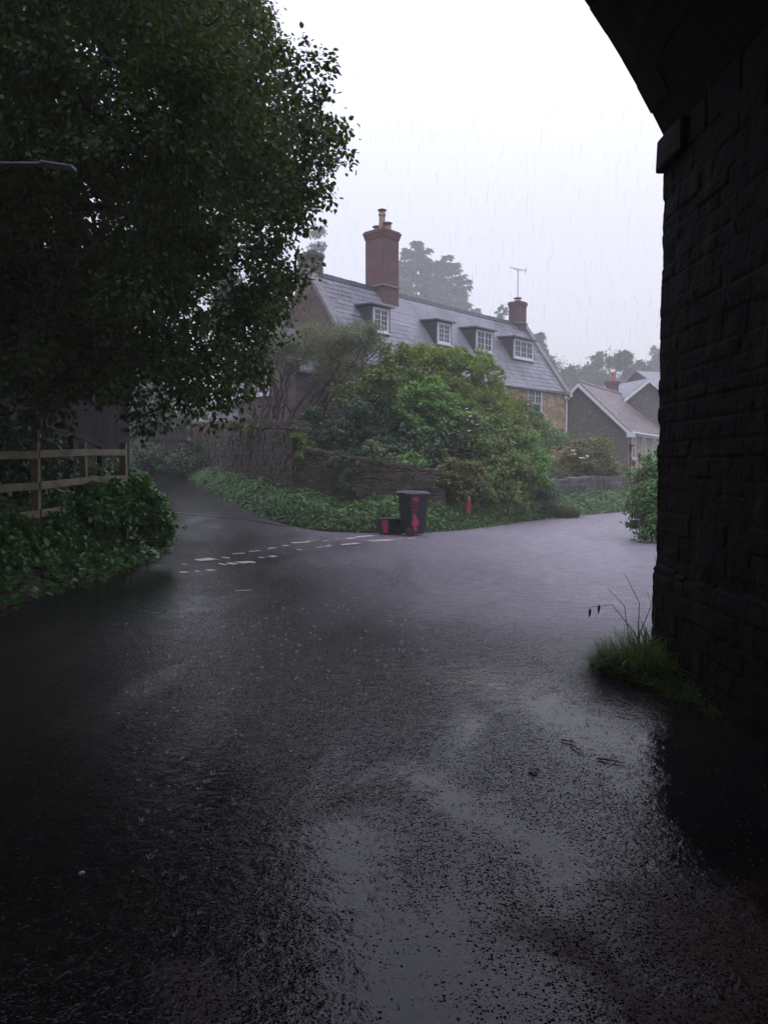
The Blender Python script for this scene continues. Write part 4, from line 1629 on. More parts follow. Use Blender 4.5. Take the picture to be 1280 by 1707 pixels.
stroke([(.10, .93), (.16, .955), (.27, .945), (.34, .96), (.42, .935), (.43, .88), (.40, .84)], .035)
stroke([(.16, .94), (.21, .90), (.25, .86)], .03)
stroke([(.30, .94), (.31, .88), (.33, .85)], .028)
stroke([(.22, .84), (.20, .78), (.14, .70)], .010)
stroke([(.33, .82), (.30, .76), (.35, .70), (.40, .66)], .010)
stroke([(.12, .66), (.24, .62), (.30, .67), (.38, .63)], .012)
stroke([(.20, .60), (.22, .55), (.33, .56)], .012)
stroke([(.12, .52), (.20, .50), (.30, .47), (.36, .51)], .035)
stroke([(.16, .45), (.30, .43), (.42, .40)], .045)
stroke([(.14, .38), (.34, .36), (.46, .37)], .05)
stroke([(.10, .31), (.30, .335), (.50, .36)], .045)
stroke([(.12, .24), (.32, .27), (.54, .31)], .05)
stroke([(.26, .20), (.40, .23), (.52, .26)], .03)
stroke([(.24, .16), (.42, .17)], .045)
stroke([(.26, .11), (.34, .14), (.42, .10)], .04)
stroke([(.32, .07), (.38, .06)], .04)
pk.build('paint_scrawl', M['pink'], wb)

RP = G(648, 893)
rb = empty('recycling_box', (RP.x + .02, RP.y + .42, zroad(RP.x, RP.y)), R(20), 'low black recycling box with pink paint beside the bin', 'box')
b = MB()
b.hexa([(-.2, -.16, 0.01), (.24, -.16, 0.01), (.24, .16, 0.01), (-.2, .16, 0.01), (-.25, -.2, .36), (.28, -.2, .36), (.28, .2, .36), (-.25, .2, .36)])
b.box(-.27, .3, -.22, .22, .361, .385)
b.build('tub', M['bin'], rb, bevel=.012)
b = MB()
b.hexa([(-.206, -.166, .05), (-.09, -.166, .05), (-.09, -.16, .05), (-.206, -.1, .05), (-.252, -.203, .35), (-.12, -.203, .35), (-.12, -.19, .35), (-.252, -.1, .35)])
b.build('paint_scrawl', M['pink'], rb)

mp = P(780, 845, 20.6)
mk = empty('marker_post', (mp.x, 20.55, 0.2), R(10), 'small red marker post with white stripe in the verge below the ivy', 'post')
b = MB()
b.box(-.055, .055, -.035, .035, 0, .74)
b.build('post', M['red'], mk, bevel=.01)
b = MB()
b.tube([(-.0, -.036, .50), (.0, -.036, .66)], .022, 8)
b.build('white_mark', M['white'], mk)

# ------------------------------------------------------------------ street lamp under the tree
lh = P(97, 277, 7.7)
sl_ = empty('street_lamp', (-5.9, 7.8, 0.55), 0, 'slim pale lamp head on a thin arm among the tree leaves', 'street lamp')
l0 = sl_.location
b = MB()
b.tube([(0, 0, 0), (0, 0, lh.z - .6 + .1)], [.06, .045], 10)
b.build('pole', M['dark_metal'], sl_)
b = MB()
tgt = Vector(P(70, 273, 7.7)) - l0
b.tube([(0, 0, lh.z - .55), (tgt.x * .5, tgt.y * .5, tgt.z + .02), tuple(tgt)], .02, 8)
b.build('arm', M['metal'], sl_)
b = MB()
e2 = Vector(P(125, 281, 7.7)) - l0
b.beam(tgt, e2, .13, .035)
b.build('lamp_head', M['board'], sl_, bevel=.015)


# ------------------------------------------------------------------ trees
def poly_in(pt, poly):
    x, y = pt
    c = False
    j = len(poly) - 1
    for i in range(len(poly)):
        if (poly[i][1] > y) != (poly[j][1] > y) and x < (poly[j][0] - poly[i][0]) * (y - poly[i][1]) / (poly[j][1] - poly[i][1]) + poly[i][0]:
            c = not c
        j = i
    return c


# the big tree that leans over the lane
TB = Vector((-6.6, 12.2, 0.45))
tree = empty('lime_tree', TB, 0, 'large dark broadleaf tree overhanging the lane on the left', 'tree')
outline = [(-520, -420), (60, -430), (240, -330), (350, -160), (425, -10), (470, 60), (528, 95), (550, 150), (560, 220), (552, 290), (535, 340), (500, 370), (470, 395), (450, 420),
           (490, 450), (482, 500), (455, 550), (430, 600), (395, 640), (330, 670), (262, 690), (225, 705), (180, 668), (120, 672), (40, 700), (-80, 710), (-300, 690), (-520, 640)]
crown = []
tries = 0
while len(crown) < 240 and tries < 12000:
    tries += 1
    px, py = random.uniform(-520, 570), random.uniform(-430, 700)
    D = random.uniform(8.8, 14.5)
    r = random.uniform(.4, .95)
    rp = r * FPX / D * .78
    if all(poly_in((px + rp * math.cos(a), py + rp * math.sin(a)), outline) for a in (0, .8, 1.57, 2.4, 3.14, 4, 4.7, 5.5)):
        crown.append((P(px, py, D), r))
# fill along the visible edge with small sprays
edge_pts = [(435, 5), (455, 55), (478, 75), (505, 82), (532, 108), (545, 120), (528, 150), (552, 175), (562, 205), (556, 235), (566, 255), (540, 265), (548, 300), (550, 322), (528, 345),
            (510, 360), (492, 385), (470, 405), (455, 430), (492, 446), (508, 470), (492, 490), (478, 520), (470, 545), (448, 575), (442, 605), (415, 630), (398, 655), (372, 690), (345, 668),
            (320, 640), (300, 665), (262, 700), (240, 710), (225, 660), (205, 640), (170, 660), (140, 640), (100, 690), (60, 680), (20, 690), (60, 610), (90, 600), (440, 40), (500, 110), (520, 200),
            (530, 235), (515, 300), (460, 470), (440, 520)]
sprays = []
for px, py in edge_pts:
    D = random.uniform(8.8, 10.8)
    sprays.append((P(px - (16 if px > 430 else 0), py, D), random.uniform(.17, .30)))
blobs = [((c - TB)[:], (r, r, r * .85)) for c, r in crown]
for px, py in ((440, 440), (425, 470), (455, 480), (440, 510), (415, 520), (430, 545), (395, 560), (410, 590), (370, 590), (385, 625), (345, 610), (355, 640), (320, 630), (300, 650), (400, 500), (380, 540), (340, 570), (430, 400), (450, 360), (470, 330)):
    crown.append((P(px, py, random.uniform(10.5, 13)), random.uniform(.32, .5)))
blobs = [((c - TB)[:], (r, r, r * .85)) for c, r in crown]
deep = []
for k in range(190):
    for _ in range(60):
        px, py, D, r = random.uniform(-520, 560), random.uniform(-400, 690), random.uniform(12.5, 17.5), random.uniform(.55, 1.3)
        rp = r * FPX / D * .9
        if all(poly_in((px + rp * math.cos(a), py + rp * math.sin(a)), outline) for a in (0, .8, 1.57, 2.4, 3.14, 4, 4.7, 5.5)):
            deep.append(((P(px, py, D) - TB)[:], (r, r, r * .85)))
            break
V3, F3 = clump_leaves(deep, 120000, .13, LEAF_ROUND, .4, 20, .3, (.1, 1.0), .8)
V1, F1 = clump_leaves(blobs, 230000, .072, LEAF_ROUND, .5, 22, .27, (.2, 1.0), .8)
blobs2 = [((c - TB)[:], (r, r, r)) for c, r in sprays]
V2, F2 = clump_leaves(blobs2, 5200, .068, LEAF_ROUND, .6, 5, .36, (.2, 1.0), .8)
np_obj('crown', np.concatenate([V1, V2, V3]), np.concatenate([F1, F2 + len(V1), F3 + len(V1) + len(V2)]), M['leaf_tree'], tree)
tr = MB()
trunk = [Vector((0, 0, -.5)), Vector((.05, -.05, .8)), Vector((.15, -.1, 2.2)), Vector((.1, .1, 4.0)), Vector((.3, .05, 6.5)), Vector((.2, -.1, 9.0)), Vector((.5, .1, 11.0))]
tr.tube(trunk, [.42, .34, .30, .26, .19, .12, .05], 12)
tr.build('trunk', M['bark'], tree, smooth=True)
lb_ = MB()
limbs = []
for k in range(18):
    st = trunk[2].lerp(trunk[5], k / 17.0)
    c = random.choice(crown)[0] - TB
    pth = branch_path(st, c, .06, .12, 7)
    lb_.tube(pth, [.10 * (1 - .85 * i / 7) + .008 for i in range(8)], 7)
    limbs += pth[3:]
for c, r in sorted(crown + sprays, key=lambda q: (q[0] - TB - Vector((0, 0, 4))).length):
    c = c - TB
    st = min(limbs, key=lambda p: (p - c).length)
    L_ = (c - st).length
    pth = branch_path(st, c, .03, .16, 5)
    lb_.tube(pth, [min(.028, .006 + .008 * L_) * (1 - .75 * i / 5) + .003 for i in range(6)], 5)
    limbs += pth[2:]
lb_.build('limbs', M['bark'], tree, smooth=True)


def far_tree(label, px, ytop, D, width, ground, leaf='leaf_far', n=2600, size=.45, bare=.35, blobs_n=16, group='trees behind the houses', name='broadleaf_tree', lean=0):
    top = P(px, ytop, D)
    base = Vector((top.x, D, ground))
    H = top.z - ground
    rw = width / FPX * D / 2
    t = empty(name, base, 0, label, 'tree', group)
    bs = []
    for k in range(blobs_n):
        zz = random.uniform(bare, .93)
        u = (zz - bare) / (1 - bare)
        rad = rw * math.sqrt(max(.06, 1 - (2 * u - .8) ** 2 * .75)) * .8
        a = random.uniform(0, 6.28)
        q = random.uniform(.2, 1) * rad
        r = random.uniform(.22, .42) * rw
        bs.append(((q * math.cos(a) + lean * u, q * math.sin(a), min(zz * H, H - r * .8)), (r, r, r * .8)))
    bs.append(((lean, 0, H - rw * .28), (rw * .3, rw * .3, rw * .28)))
    V, F = clump_leaves(bs, int(n * 2.6), size * .62, LEAF_RAG, .2, 16, .22, (.3, 1.0), .9)
    np_obj('crown', V, F, M[leaf], t)
    m = MB()
    r0 = max(.10, H * .009)
    m.tube([(0, 0, -.5), (lean * .2, 0, H * .4), (lean * .7, 0, H * .85)], [r0, r0 * .7, r0 * .2], 8)
    for b_ in bs[:12]:
        m.tube(branch_path((lean * .3, 0, H * random.uniform(.3, .6)), b_[0], .03, .1, 4), [r0 * .35, r0 * .3, r0 * .22, r0 * .15, r0 * .06], 5)
    m.build('trunk', M['bark'], t)
    return t


def conifer(label, px, ytop, D, width, ground, group, n_wh=22, droop=.25):
    top = P(px, ytop, D)
    base = Vector((top.x, D, ground))
    H = top.z - ground
    rw = width / FPX * D / 2
    t = empty('conifer', base, 0, label, 'tree', group)
    m = MB()
    m.tube([(0, 0, -.5), (0, 0, H)], [H * .018, .03], 8)
    C_, A_, N_, S_ = [], [], [], []
    br = MB()
    for k in range(n_wh):
        u = k / (n_wh - 1)
        zz = H * (.16 + .83 * u)
        L = rw * (1 - u) ** .6 * random.uniform(.75, 1.15) + .25
        nb = random.randint(6, 9)
        a0 = random.uniform(0, 6.28)
        for j in range(nb):
            a = a0 + 6.28 * j / nb + random.uniform(-.3, .3)
            l = L * random.uniform(.6, 1.2)
            d = Vector((math.cos(a), math.sin(a), -.05))
            p0 = Vector((0, 0, zz + random.uniform(-.3, .3)))
            tip = p0 + d * l + Vector((0, 0, -droop * l + .32 * l * .6))
            br.tube([p0, p0 + d * l * .5 + Vector((0, 0, -droop * l * .4)), tip], [.05, .035, .01], 4)
            ns = max(10, int(l * 24))
            for i in range(ns):
                f = random.uniform(.12, 1.02)
                p = p0 + d * l * f + Vector((0, 0, -droop * l * f * (1.2 - f) + (.2 * l * max(0, f - .6))))
                sd = Vector((-d.y, d.x, 0)) * random.choice((-1, 1))
                C_.append(tuple(p + Vector((random.uniform(-.12, .12), random.uniform(-.12, .12), random.uniform(-.15, .12)))))
                A_.append(tuple(d * .9 + sd * random.uniform(.1, 1.0) + Vector((0, 0, random.uniform(-.6, .35)))))
                N_.append((random.gauss(0, .4), random.gauss(0, .4), 1))
                S_.append(random.uniform(.4, .85) * max(1, D / 75))
    V, F = leaf_arrays(np.array(C_), np.array(A_), np.array(N_), np.array(S_), LEAF_RAG)
    np_obj('crown', V, F, M['leaf_fir'], t)
    m.add(br.v, br.f)
    m.build('trunk', M['bark'], t)
    return t


gC = 'conifers behind the long house'
conifer('tall misty conifer right of the big brick chimney', 694, 402, 135, 215, 6.0, gC)
conifer('shorter misty conifer with spread boughs above the ridge', 745, 426, 138, 190, 6.0, gC)
conifer('misty dark conifer at the right gable of the long house', 896, 556, 112, 70, 4.0, gC)
gT = 'trees behind the houses'
far_tree('pale misty tree left of the long house roof', 527, 372, 105, 75, 4.0, n=3000, size=.7)
far_tree('tall bluish tree behind the top of the big lime', 372, -70, 40, 150, 1.0, n=5200, size=.35, bare=.25, blobs_n=26)
far_tree('low misty tree beside the aerial chimney', 838, 513, 112, 70, 4.0, n=2200, size=.7)
far_tree('dim tree between the big tree and the house gable', 455, 470, 50, 120, 1.0, n=3500, size=.4, bare=.15)
far_tree('misty tree beyond the lane gate', 250, 560, 48, 160, 1.0, n=4500, size=.4, bare=.12, blobs_n=22)
far_tree('misty spreading tree beyond the dark barn', 110, 520, 62, 220, 1.5, n=4500, size=.5, bare=.12, blobs_n=22)
hz = [(915, 598, 104, 60, 'hazy rounded tree just right of the house gable'), (948, 606, 112, 66, 'hazy low tree above the cottage ridge end'),
      (978, 612, 116, 60, 'hazy low tree behind the cottage ridge middle'), (1040, 588, 100, 66, 'darker hazy tree behind the orange chimney pot'),
      (1016, 596, 106, 52, 'narrow hazy tree left of the orange chimney pot'), (1066, 604, 110, 60, 'hazy tree above the white bargeboard gable'),
      (1092, 578, 126, 66, 'tallest hazy tree beside the bridge edge'), (1125, 572, 122, 70, 'hazy tree behind the bridge pier edge')]
for px, yt, D, wd, lab in hz:
    x = (px - 640) / FPX * D
    far_tree(lab, px, yt, D, wd, max(.2, hill_z(x, D) - .3), group=gT, n=2300, size=.75, bare=.12, blobs_n=14)
far_tree('flat topped misty pine standing above the wood', 1000, 588, 112, 46, max(.2, hill_z(31, 112) - .3), n=1100, size=.65, bare=.66, blobs_n=7, name='pine_tree', group=gT)
# the wooded hill behind them as one mass
bs = []
for k in range(260):
    x = random.uniform(-60, 90)
    y = random.uniform(122, 152)
    r = random.uniform(2.4, 4.4)
    bs.append(((x, y, hill_z(x, y) + r * random.uniform(.7, 1.6)), (r, r, r)))
V, F = clump_leaves(bs, 110000, .5, LEAF_RAG, .2, 16, .2, (.5, 1.0), .9)
tag(np_obj('woods', V, F, M['leaf_far']), 'misty wood covering the hill behind the houses', 'woods', kind='stuff')

# ------------------------------------------------------------------ garden shrubs
# twiggy multi-stemmed small tree behind the high wall
tb = P(452, 720, 25.5)
tb.z = 1.1
tw = empty('twiggy_tree', tb, 0, 'bare stemmed small tree with thin grey green crown behind the high wall', 'tree')
tips = []
for px, py, D, r in ((420, 600, 25.6, .4), (470, 575, 25.2, .55), (515, 565, 25, .65), (560, 562, 24.6, .75), (600, 560, 24.4, .6), (628, 580, 24.2, .5), (540, 610, 24.6, .65), (590, 615, 24.2, .65),
                     (490, 600, 25, .5), (640, 620, 24, .45), (618, 548, 24.4, .35), (455, 555, 25.6, .35)):
    tips.append((P(px, py, D) - tb, r))
V, F = clump_leaves([(t[:], (r, r, r * .8)) for t, r in tips], 26000, .072, LEAF_LONG, .3, 22, .3, (.2, 1), .8)
np_obj('crown', V, F, M['leaf_grey'], tw)
m = MB()
for k in range(26):
    c, r = random.choice(tips)
    st = Vector((random.uniform(-.55, .75), random.uniform(-.3, .3), -.1))
    en = c + Vector((random.uniform(-r, r), random.uniform(-r, r), random.uniform(-r, r)))
    pth = branch_path(st, en, .12, .14, 7)
    m.tube(pth, [.045 * (1 - .85 * i / 7) + .006 for i in range(8)], 6)
    for i in (3, 4, 5, 6):
        for q in range(2):
            e = pth[i] + Vector((random.uniform(-.5, .5), random.uniform(-.5, .5), random.uniform(-.1, .7)))
            m.tube(branch_path(pth[i], e, .05, .2, 4), [.014, .011, .009, .007, .004], 4)
m.build('trunks', M['bark_brown'], tw)

shrub('laurel_bush', 'large yellowish green laurel bush rising above the others to the dormers', 'bush',
      [bl(705, 635, 25, 1.05), bl(745, 632, 25.4, 1.05), bl(785, 640, 25.4, .95), bl(800, 690, 25.2, 1.0), bl(755, 690, 25, 1.1), bl(696, 606, 25.2, .55), bl(760, 606, 25.4, .55), bl(822, 660, 25.4, .6),
       bl(664, 620, 25, .5), bl(690, 690, 25, 1.0), bl(845, 700, 25.4, .6), bl(800, 606, 25.4, .45), bl(728, 602, 25.2, .5), bl(672, 596, 25.2, .3), bl(815, 628, 25.4, .45)], 34000, .12, 'leaf_laurel', tmpl=LEAF_LONG, droop=-.3, sub=44, spread=.15, shell=(.6, 1.0), base=P(755, 745, 25.2)[:2] + (1.1,), stems=9)
shrub('leafy_shrub', 'bright green rounded shrub in front of the laurel', 'shrub',
      [bl(705, 680, 22.6, .6), bl(740, 690, 22.6, .55), bl(690, 660, 22.8, .42), bl(720, 650, 22.8, .4), bl(755, 670, 22.8, .32), bl(680, 690, 22.6, .4), bl(700, 720, 22.5, .5), bl(745, 715, 22.5, .4)], 14000, .09, 'leaf_bright',
      tmpl=LEAF_ROUND, sub=30, spread=.18, shell=(.5, 1.0), base=P(712, 745, 22.5)[:2] + (1.1,), stems=7)
shrub('evergreen_shrub', 'dark evergreen shrub behind the lower garden wall', 'shrub',
      [bl(530, 715, 23.6, .55), bl(575, 705, 23.2, .7), bl(620, 690, 23, .7), bl(640, 720, 22.8, .6), bl(600, 730, 22.8, .6), bl(550, 735, 23.2, .45), bl(520, 700, 23.8, .35)], 17000, .085, 'leaf_dark', sub=20, spread=.26,
      base=P(585, 750, 23)[:2] + (1.1,), stems=6)
shrub('loose_shrub', 'loose mid green shrub rising right of the twiggy tree', 'shrub',
      [bl(640, 640, 23.6, .55), bl(655, 600, 24, .4), bl(610, 655, 23.6, .55), bl(575, 660, 23.8, .4), bl(650, 680, 23.4, .5), bl(668, 585, 24, .25)], 11000, .08, 'leaf_hedge', sub=22, spread=.3, base=P(630, 745, 23.6)[:2] + (1.1,), stems=7)
shrub('dark_shrub', 'shadowy tangle of dark shrub below the bright green one', 'shrub',
      [bl(690, 735, 22.0, .5), bl(740, 745, 21.8, .5), bl(780, 740, 22, .55), bl(650, 745, 21.9, .35), bl(720, 765, 21.6, .35), bl(660, 758, 21.6, .3), bl(628, 752, 22, .36), bl(600, 748, 22.4, .36), bl(565, 745, 22.8, .34)], 9500, .08, 'leaf_dark', sub=18, spread=.28, base=P(720, 780, 22)[:2] + (1.0,), stems=5)
shrub('pale_leaf_shrub', 'pale leaved sprig hanging over the wall above the bin', 'shrub', [bl(620, 745, 21.0, .22), bl(640, 762, 20.8, .22), bl(632, 778, 20.6, .15)], 500, .09, 'leaf_grey', sub=8, base=P(630, 752, 21.2)[:2] + (1.4,), stems=4, stem_r=.01)
shrub('wall_weed', 'small bright weed growing on the wall top above the bin', 'plant', [bl(680, 765, 20.5, .22), bl(700, 770, 20.5, .2)], 500, .09, 'leaf_bright', sub=7, base=(P(690, 780, 20.5).x, 20.5, 1.45), stems=3, stem_r=.008)
hd = [bl(790, 725, 23, .6), bl(820, 722, 23.6, .7), bl(850, 735, 24, .65), bl(830, 745, 23, .75), bl(795, 755, 22, .55), bl(865, 745, 23.8, .55), bl(850, 780, 22.8, .7), bl(810, 790, 21.9, .6), bl(835, 820, 22, .6),
      bl(870, 800, 23, .55), bl(800, 825, 21.3, .42), bl(865, 835, 22.9, .45), bl(880, 850, 23.2, .35), bl(825, 850, 21.8, .35)]
shrub('overgrown_hedge', 'overgrown hedge spilling down to the road between the bin and far wall', 'hedge', hd, 34000, .078, 'leaf_hedge', sub=26, spread=.24, base=P(835, 850, 22.8)[:2] + (.3,), stems=12)
shrub('climber', 'light green climber covering the right of the hedge', 'climber', [bl(880, 740, 23.3, .4), bl(895, 765, 23.2, .42), bl(885, 790, 23, .4), bl(872, 765, 23, .35), bl(900, 800, 23.2, .3)], 8500, .07, 'leaf_bright', sub=22, spread=.28,
      base=P(885, 840, 23.4)[:2] + (.4,), stems=4)
shrub('ivy', 'ivy hanging over the wall end above the red post', 'ivy', [bl(755, 785, 20.4, .34), bl(780, 790, 20.5, .35), bl(765, 812, 20.3, .28), bl(795, 805, 20.8, .3), bl(742, 800, 20.2, .2)], 7000, .07, 'leaf_olive', sub=20, spread=.28, base=P(770, 790, 20.9)[:2] + (1.0,), stems=4, stem_r=.01)
shrub('cypress_bush', 'narrow dark green cypress bush by the house wall', 'bush', [bl(893, 720, 28, (.38, .38, .6)), bl(893, 750, 28, (.42, .42, .5)), bl(890, 695, 28.2, (.3, .3, .4)), bl(897, 765, 27.8, (.36, .36, .3))], 9000, .08, 'leaf_verge', tmpl=LEAF_LONG,
      droop=.3, sub=20, spread=.24, base=P(893, 790, 28)[:2] + (1.0,), stems=3)
shrub('house_creeper', 'green creeper trained along the house front below the window', 'climber', [bl(905, 722, 34.5, .7), bl(922, 726, 36, .5), bl(938, 726, 38.5, .45), bl(880, 715, 33, .6), bl(930, 740, 37, .35)], 6500, .12, 'leaf_verge', sub=16, spread=.28,
      base=P(915, 760, 35.4)[:2] + (1.0,), stems=4)
shrub('rust_shrub', 'reddish brown tinged shrub between hedge and cypress', 'shrub', [bl(868, 690, 26, .5), bl(878, 720, 26, .45), bl(872, 745, 25.6, .35)], 2600, .08, 'leaf_olive', sub=14, base=P(872, 780, 26)[:2] + (1.0,), stems=4)
rb_ = shrub('rose_bush', 'olive rose bush with white and amber flowers above the pale wall', 'bush',
            [bl(940, 775, 28.6, .55), bl(970, 765, 29, .7), bl(1000, 770, 29.5, .65), bl(985, 745, 29.5, .55), bl(955, 750, 29, .4), bl(1015, 790, 29.8, .45), bl(930, 790, 28, .35), bl(965, 790, 28.7, .45), bl(1005, 745, 30, .35)], 18000, .075, 'leaf_olive', sub=26,
            spread=.28, base=P(970, 805, 29)[:2] + (1.0,), stems=9)


def flowers(parent, pts, size, mat, name):
    for p in pts:
        C_, A_, N_, S_ = [], [], [], []
        p = Vector(p) - parent.location
        for k in range(7):
            a = k * .9 + random.uniform(0, .4)
            C_.append(tuple(p))
            A_.append((math.cos(a), math.sin(a) - .3, random.uniform(.1, .9)))
            N_.append((random.gauss(0, .3), random.gauss(0, .3) - .5, 1))
            S_.append(size * random.uniform(.7, 1.2))
        V, F = leaf_arrays(np.array(C_), np.array(A_), np.array(N_), np.array(S_), LEAF_ROUND)
        np_obj(name, V, F, M[mat], parent)


flowers(rb_, [P(958 + random.uniform(-6, 22), 753 + random.uniform(-5, 12), 28.1) for _ in range(9)], .07, 'petal', 'white_flower')
flowers(rb_, [P(988 + random.uniform(-2, 6), 763 + random.uniform(-4, 6), 28.6) for _ in range(3)], .07, 'petal_pink', 'pink_flower')
flowers(rb_, [P(935 + random.uniform(-14, 18), 752 + random.uniform(-8, 10), 28.0) for _ in range(26)], .06, 'petal_orange', 'amber_flower')
hy = shrub('hydrangea', 'white flowering shrub glowing between the laurel and the hedge', 'shrub', [bl(785, 705, 22.5, .3), bl(792, 730, 22.4, .3)], 900, .08, 'leaf_hedge', sub=8, base=P(788, 745, 22.5)[:2] + (1.1,), stems=3, stem_r=.01)
flowers(hy, [P(px + random.uniform(-3, 3), py + random.uniform(-3, 3), 22.05) for px, py in ((776, 688), (781, 692), (784, 697), (787, 702), (790, 706), (793, 708), (780, 699), (782, 718), (785, 690), (778, 684))], .055, 'petal', 'white_flower')
shrub('bank_bush', 'dark bush at the foot of the hedge where the verge narrows', 'bush', [bl(905, 815, 24, .45), bl(895, 840, 23.8, .4), bl(915, 840, 24.4, .35)], 6000, .075, 'leaf_dark', sub=18, base=P(905, 860, 24.2)[:2] + (.2,), stems=4)
shrub('wall_bush', 'green bush hanging over the pale wall near the bend', 'bush', [bl(1010, 800, 30, .5), bl(1028, 790, 30.5, .5), bl(1035, 815, 30.6, .4)], 3000, .085, 'leaf_verge', sub=14, base=P(1022, 830, 30.6)[:2] + (.4,), stems=4)
shrub('verge_thicket', 'green thicket on the right verge against the bridge edge', 'thicket',
      [bl(1085, 840, 16.6, .45), bl(1110, 830, 17, .6), bl(1075, 860, 17, .35), bl(1100, 800, 17.2, .45), bl(1120, 790, 17.6, .55), bl(1085, 880, 16.2, .3), bl(1075, 800, 18, .3), bl(1090, 770, 18, .28)], 16000, .065, 'leaf_verge', sub=26, spread=.25,
      base=P(1095, 890, 16.8)[:2] + (.15,), stems=7)


shrub('dark_hedge', 'dark leafy hedge in shade behind the mossy fence', 'hedge',
      [bl(-60, 790, 13, .9), bl(20, 780, 13.6, .8), bl(70, 800, 14.2, .6), bl(-10, 730, 14, .7), bl(130, 800, 15.6, .5), bl(60, 735, 15, .5), bl(175, 800, 17, .5)], 11000, .09, 'leaf_dark', sub=18, base=P(20, 850, 14)[:2] + (.6,), stems=8)

shrub('dark_bush', 'low dark bush in front of the boarded gate at the lane end', 'bush',
      [bl(305, 770, 31, .5), bl(335, 775, 30.6, .45), bl(270, 765, 31.6, .5), bl(245, 755, 32, .5), bl(320, 750, 31.4, .4)], 8000, .09, 'leaf_dark', sub=22, spread=.26, base=P(300, 795, 31.3)[:2] + (1.0,), stems=5)
shrub('dark_thicket', 'dark thicket at the top of the lane behind the boarded gate', 'thicket',
      [bl(x, y, 35.5, r) for x, y, r in ((250, 740, 1.2), (280, 720, 1.2), (310, 720, 1.1), (338, 730, .9), (230, 700, 1.0), (265, 690, .8), (325, 700, .6))], 12000, .13, 'leaf_dark', sub=24, spread=.24, base=(P(280, 760, 35.5).x, 35.5, 1.0), stems=6)

# ------------------------------------------------------------------ grass and ground cover
def blades(pts, heights, lean, width=.006, name='grass', mat='grass', parent=None, segs=4, outward=None):
    pts = np.asarray(pts, float)
    n = len(pts)
    a = rng.uniform(0, 2 * np.pi, n)
    d = np.stack([np.cos(a), np.sin(a), np.zeros(n)], 1)
    if outward is not None:
        d = unit(d + np.asarray(outward))
    s = np.stack([-d[:, 1], d[:, 0], np.zeros(n)], 1)
    V = np.zeros((n, (segs + 1) * 2, 3))
    h = np.asarray(heights)
    ln = lean * rng.uniform(.3, 1.4, n)
    for i in range(segs + 1):
        t = i / segs
        c = pts + d * (ln * h * t ** 1.8)[:, None]
        c[:, 2] += h * (t - .38 * np.minimum(1.3, ln) * t ** 2.4)
        w = width * rng.uniform(.7, 1.3, n) * (1 - t) ** .7 if i < segs else np.zeros(n) + .0004
        V[:, 2 * i] = c + s * w[:, None]
        V[:, 2 * i + 1] = c - s * w[:, None]
    k = (segs + 1) * 2
    Fq = np.array([[2 * i, 2 * i + 1, 2 * i + 3, 2 * i + 2] for i in range(segs)])
    F = (np.arange(n)[:, None, None] * k + Fq[None]).reshape(-1, 4)
    return np_obj(name, V.reshape(-1, 3), F, M[mat], parent)


def cover(strip, name, label, n, u0, u1, d0, d1, size, mat, hmax, tmpl=LEAF_ROUND, seed=0):
    """leaves growing on a bank in lumpy tufts"""
    C_, A_, N_, S_ = [], [], [], []
    for k in range(n):
        u, d = random.uniform(u0, u1), d0 + (d1 - d0) * random.random() ** .9
        p = strip.at(u, d)
        lump = .5 + .5 * math.sin(p.x * 2.3 + seed) * math.sin(p.y * 1.9 + seed * 2 + p.x)
        lump2 = .5 + .5 * math.sin(p.x * 6.1 + 1.7 * p.y) * math.sin(p.y * 5.3)
        h = hmax * (.25 + .5 * lump + .35 * lump2) * min(1, .35 + d * 1.2)
        f = random.random() ** .55
        C_.append((p.x + random.gauss(0, .05), p.y + random.gauss(0, .05), p.z + h * f))
        A_.append((random.gauss(0, 1) - strip.nrm[0].x * .3, random.gauss(0, 1) - .35, random.gauss(-.25, .4)))
        N_.append((random.gauss(0, .4), random.gauss(0, .4) - .25, 1))
        S_.append(size * random.uniform(.55, 1.3))
    V, F = leaf_arrays(np.array(C_), np.array(A_), np.array(N_), np.array(S_), tmpl)
    o = np_obj(name, V, F, M[mat])
    return tag(o, label, 'ground cover', kind='stuff')


cover(left_bank, 'nettles', 'dense green nettles and ivy covering the left bank below the fence', 26000, .08, .52, -.04, 2.0, .10, 'leaf_ivy', .55)
cover(left_bank, 'undergrowth', 'dim undergrowth along the far left side of the lane', 6000, .45, .95, 0, 3.0, .12, 'leaf_verge', .6, seed=3)
cover(verge, 'ivy', 'low green ivy along the foot of the garden wall beside the lane', 30000, .06, .40, -.04, 1.8, .07, 'leaf_verge', .5, seed=1)
cover(verge, 'weeds', 'green weeds on the verge right of the bin', 17000, .40, .60, -.04, 1.6, .07, 'leaf_verge', .48, seed=2)
cover(right_bank, 'undergrowth', 'low weeds on the right verge beyond the bridge', 5000, .15, .62, 0, 2.2, .07, 'leaf_verge', .4, seed=5)


def grass_strip(strip, n, u0, u1, d0, d1, hmin, hmax, label, lean=.7, width=.006):
    pts, hs = [], []
    for k in range(n):
        p = strip.at(random.uniform(u0, u1), random.uniform(d0, d1))
        pts.append((p.x, p.y, p.z - .02))
        hs.append(random.uniform(hmin, hmax))
    o = blades(pts, hs, lean, width, 'grass')
    return tag(o, label, 'grass', kind='stuff')


grass_strip(verge, 5200, .56, .86, -.05, 1.1, .15, .5, 'long green grass on the verge below the pale wall', .7, .008)
grass_strip(verge, 2600, .24, .42, -.05, .6, .15, .45, 'long grass blades on the verge left of the bin', .8, .007)
grass_strip(right_bank, 4200, .2, .6, -.05, 1.0, .2, .55, 'grass on the right verge beyond the bridge', .7, .007)

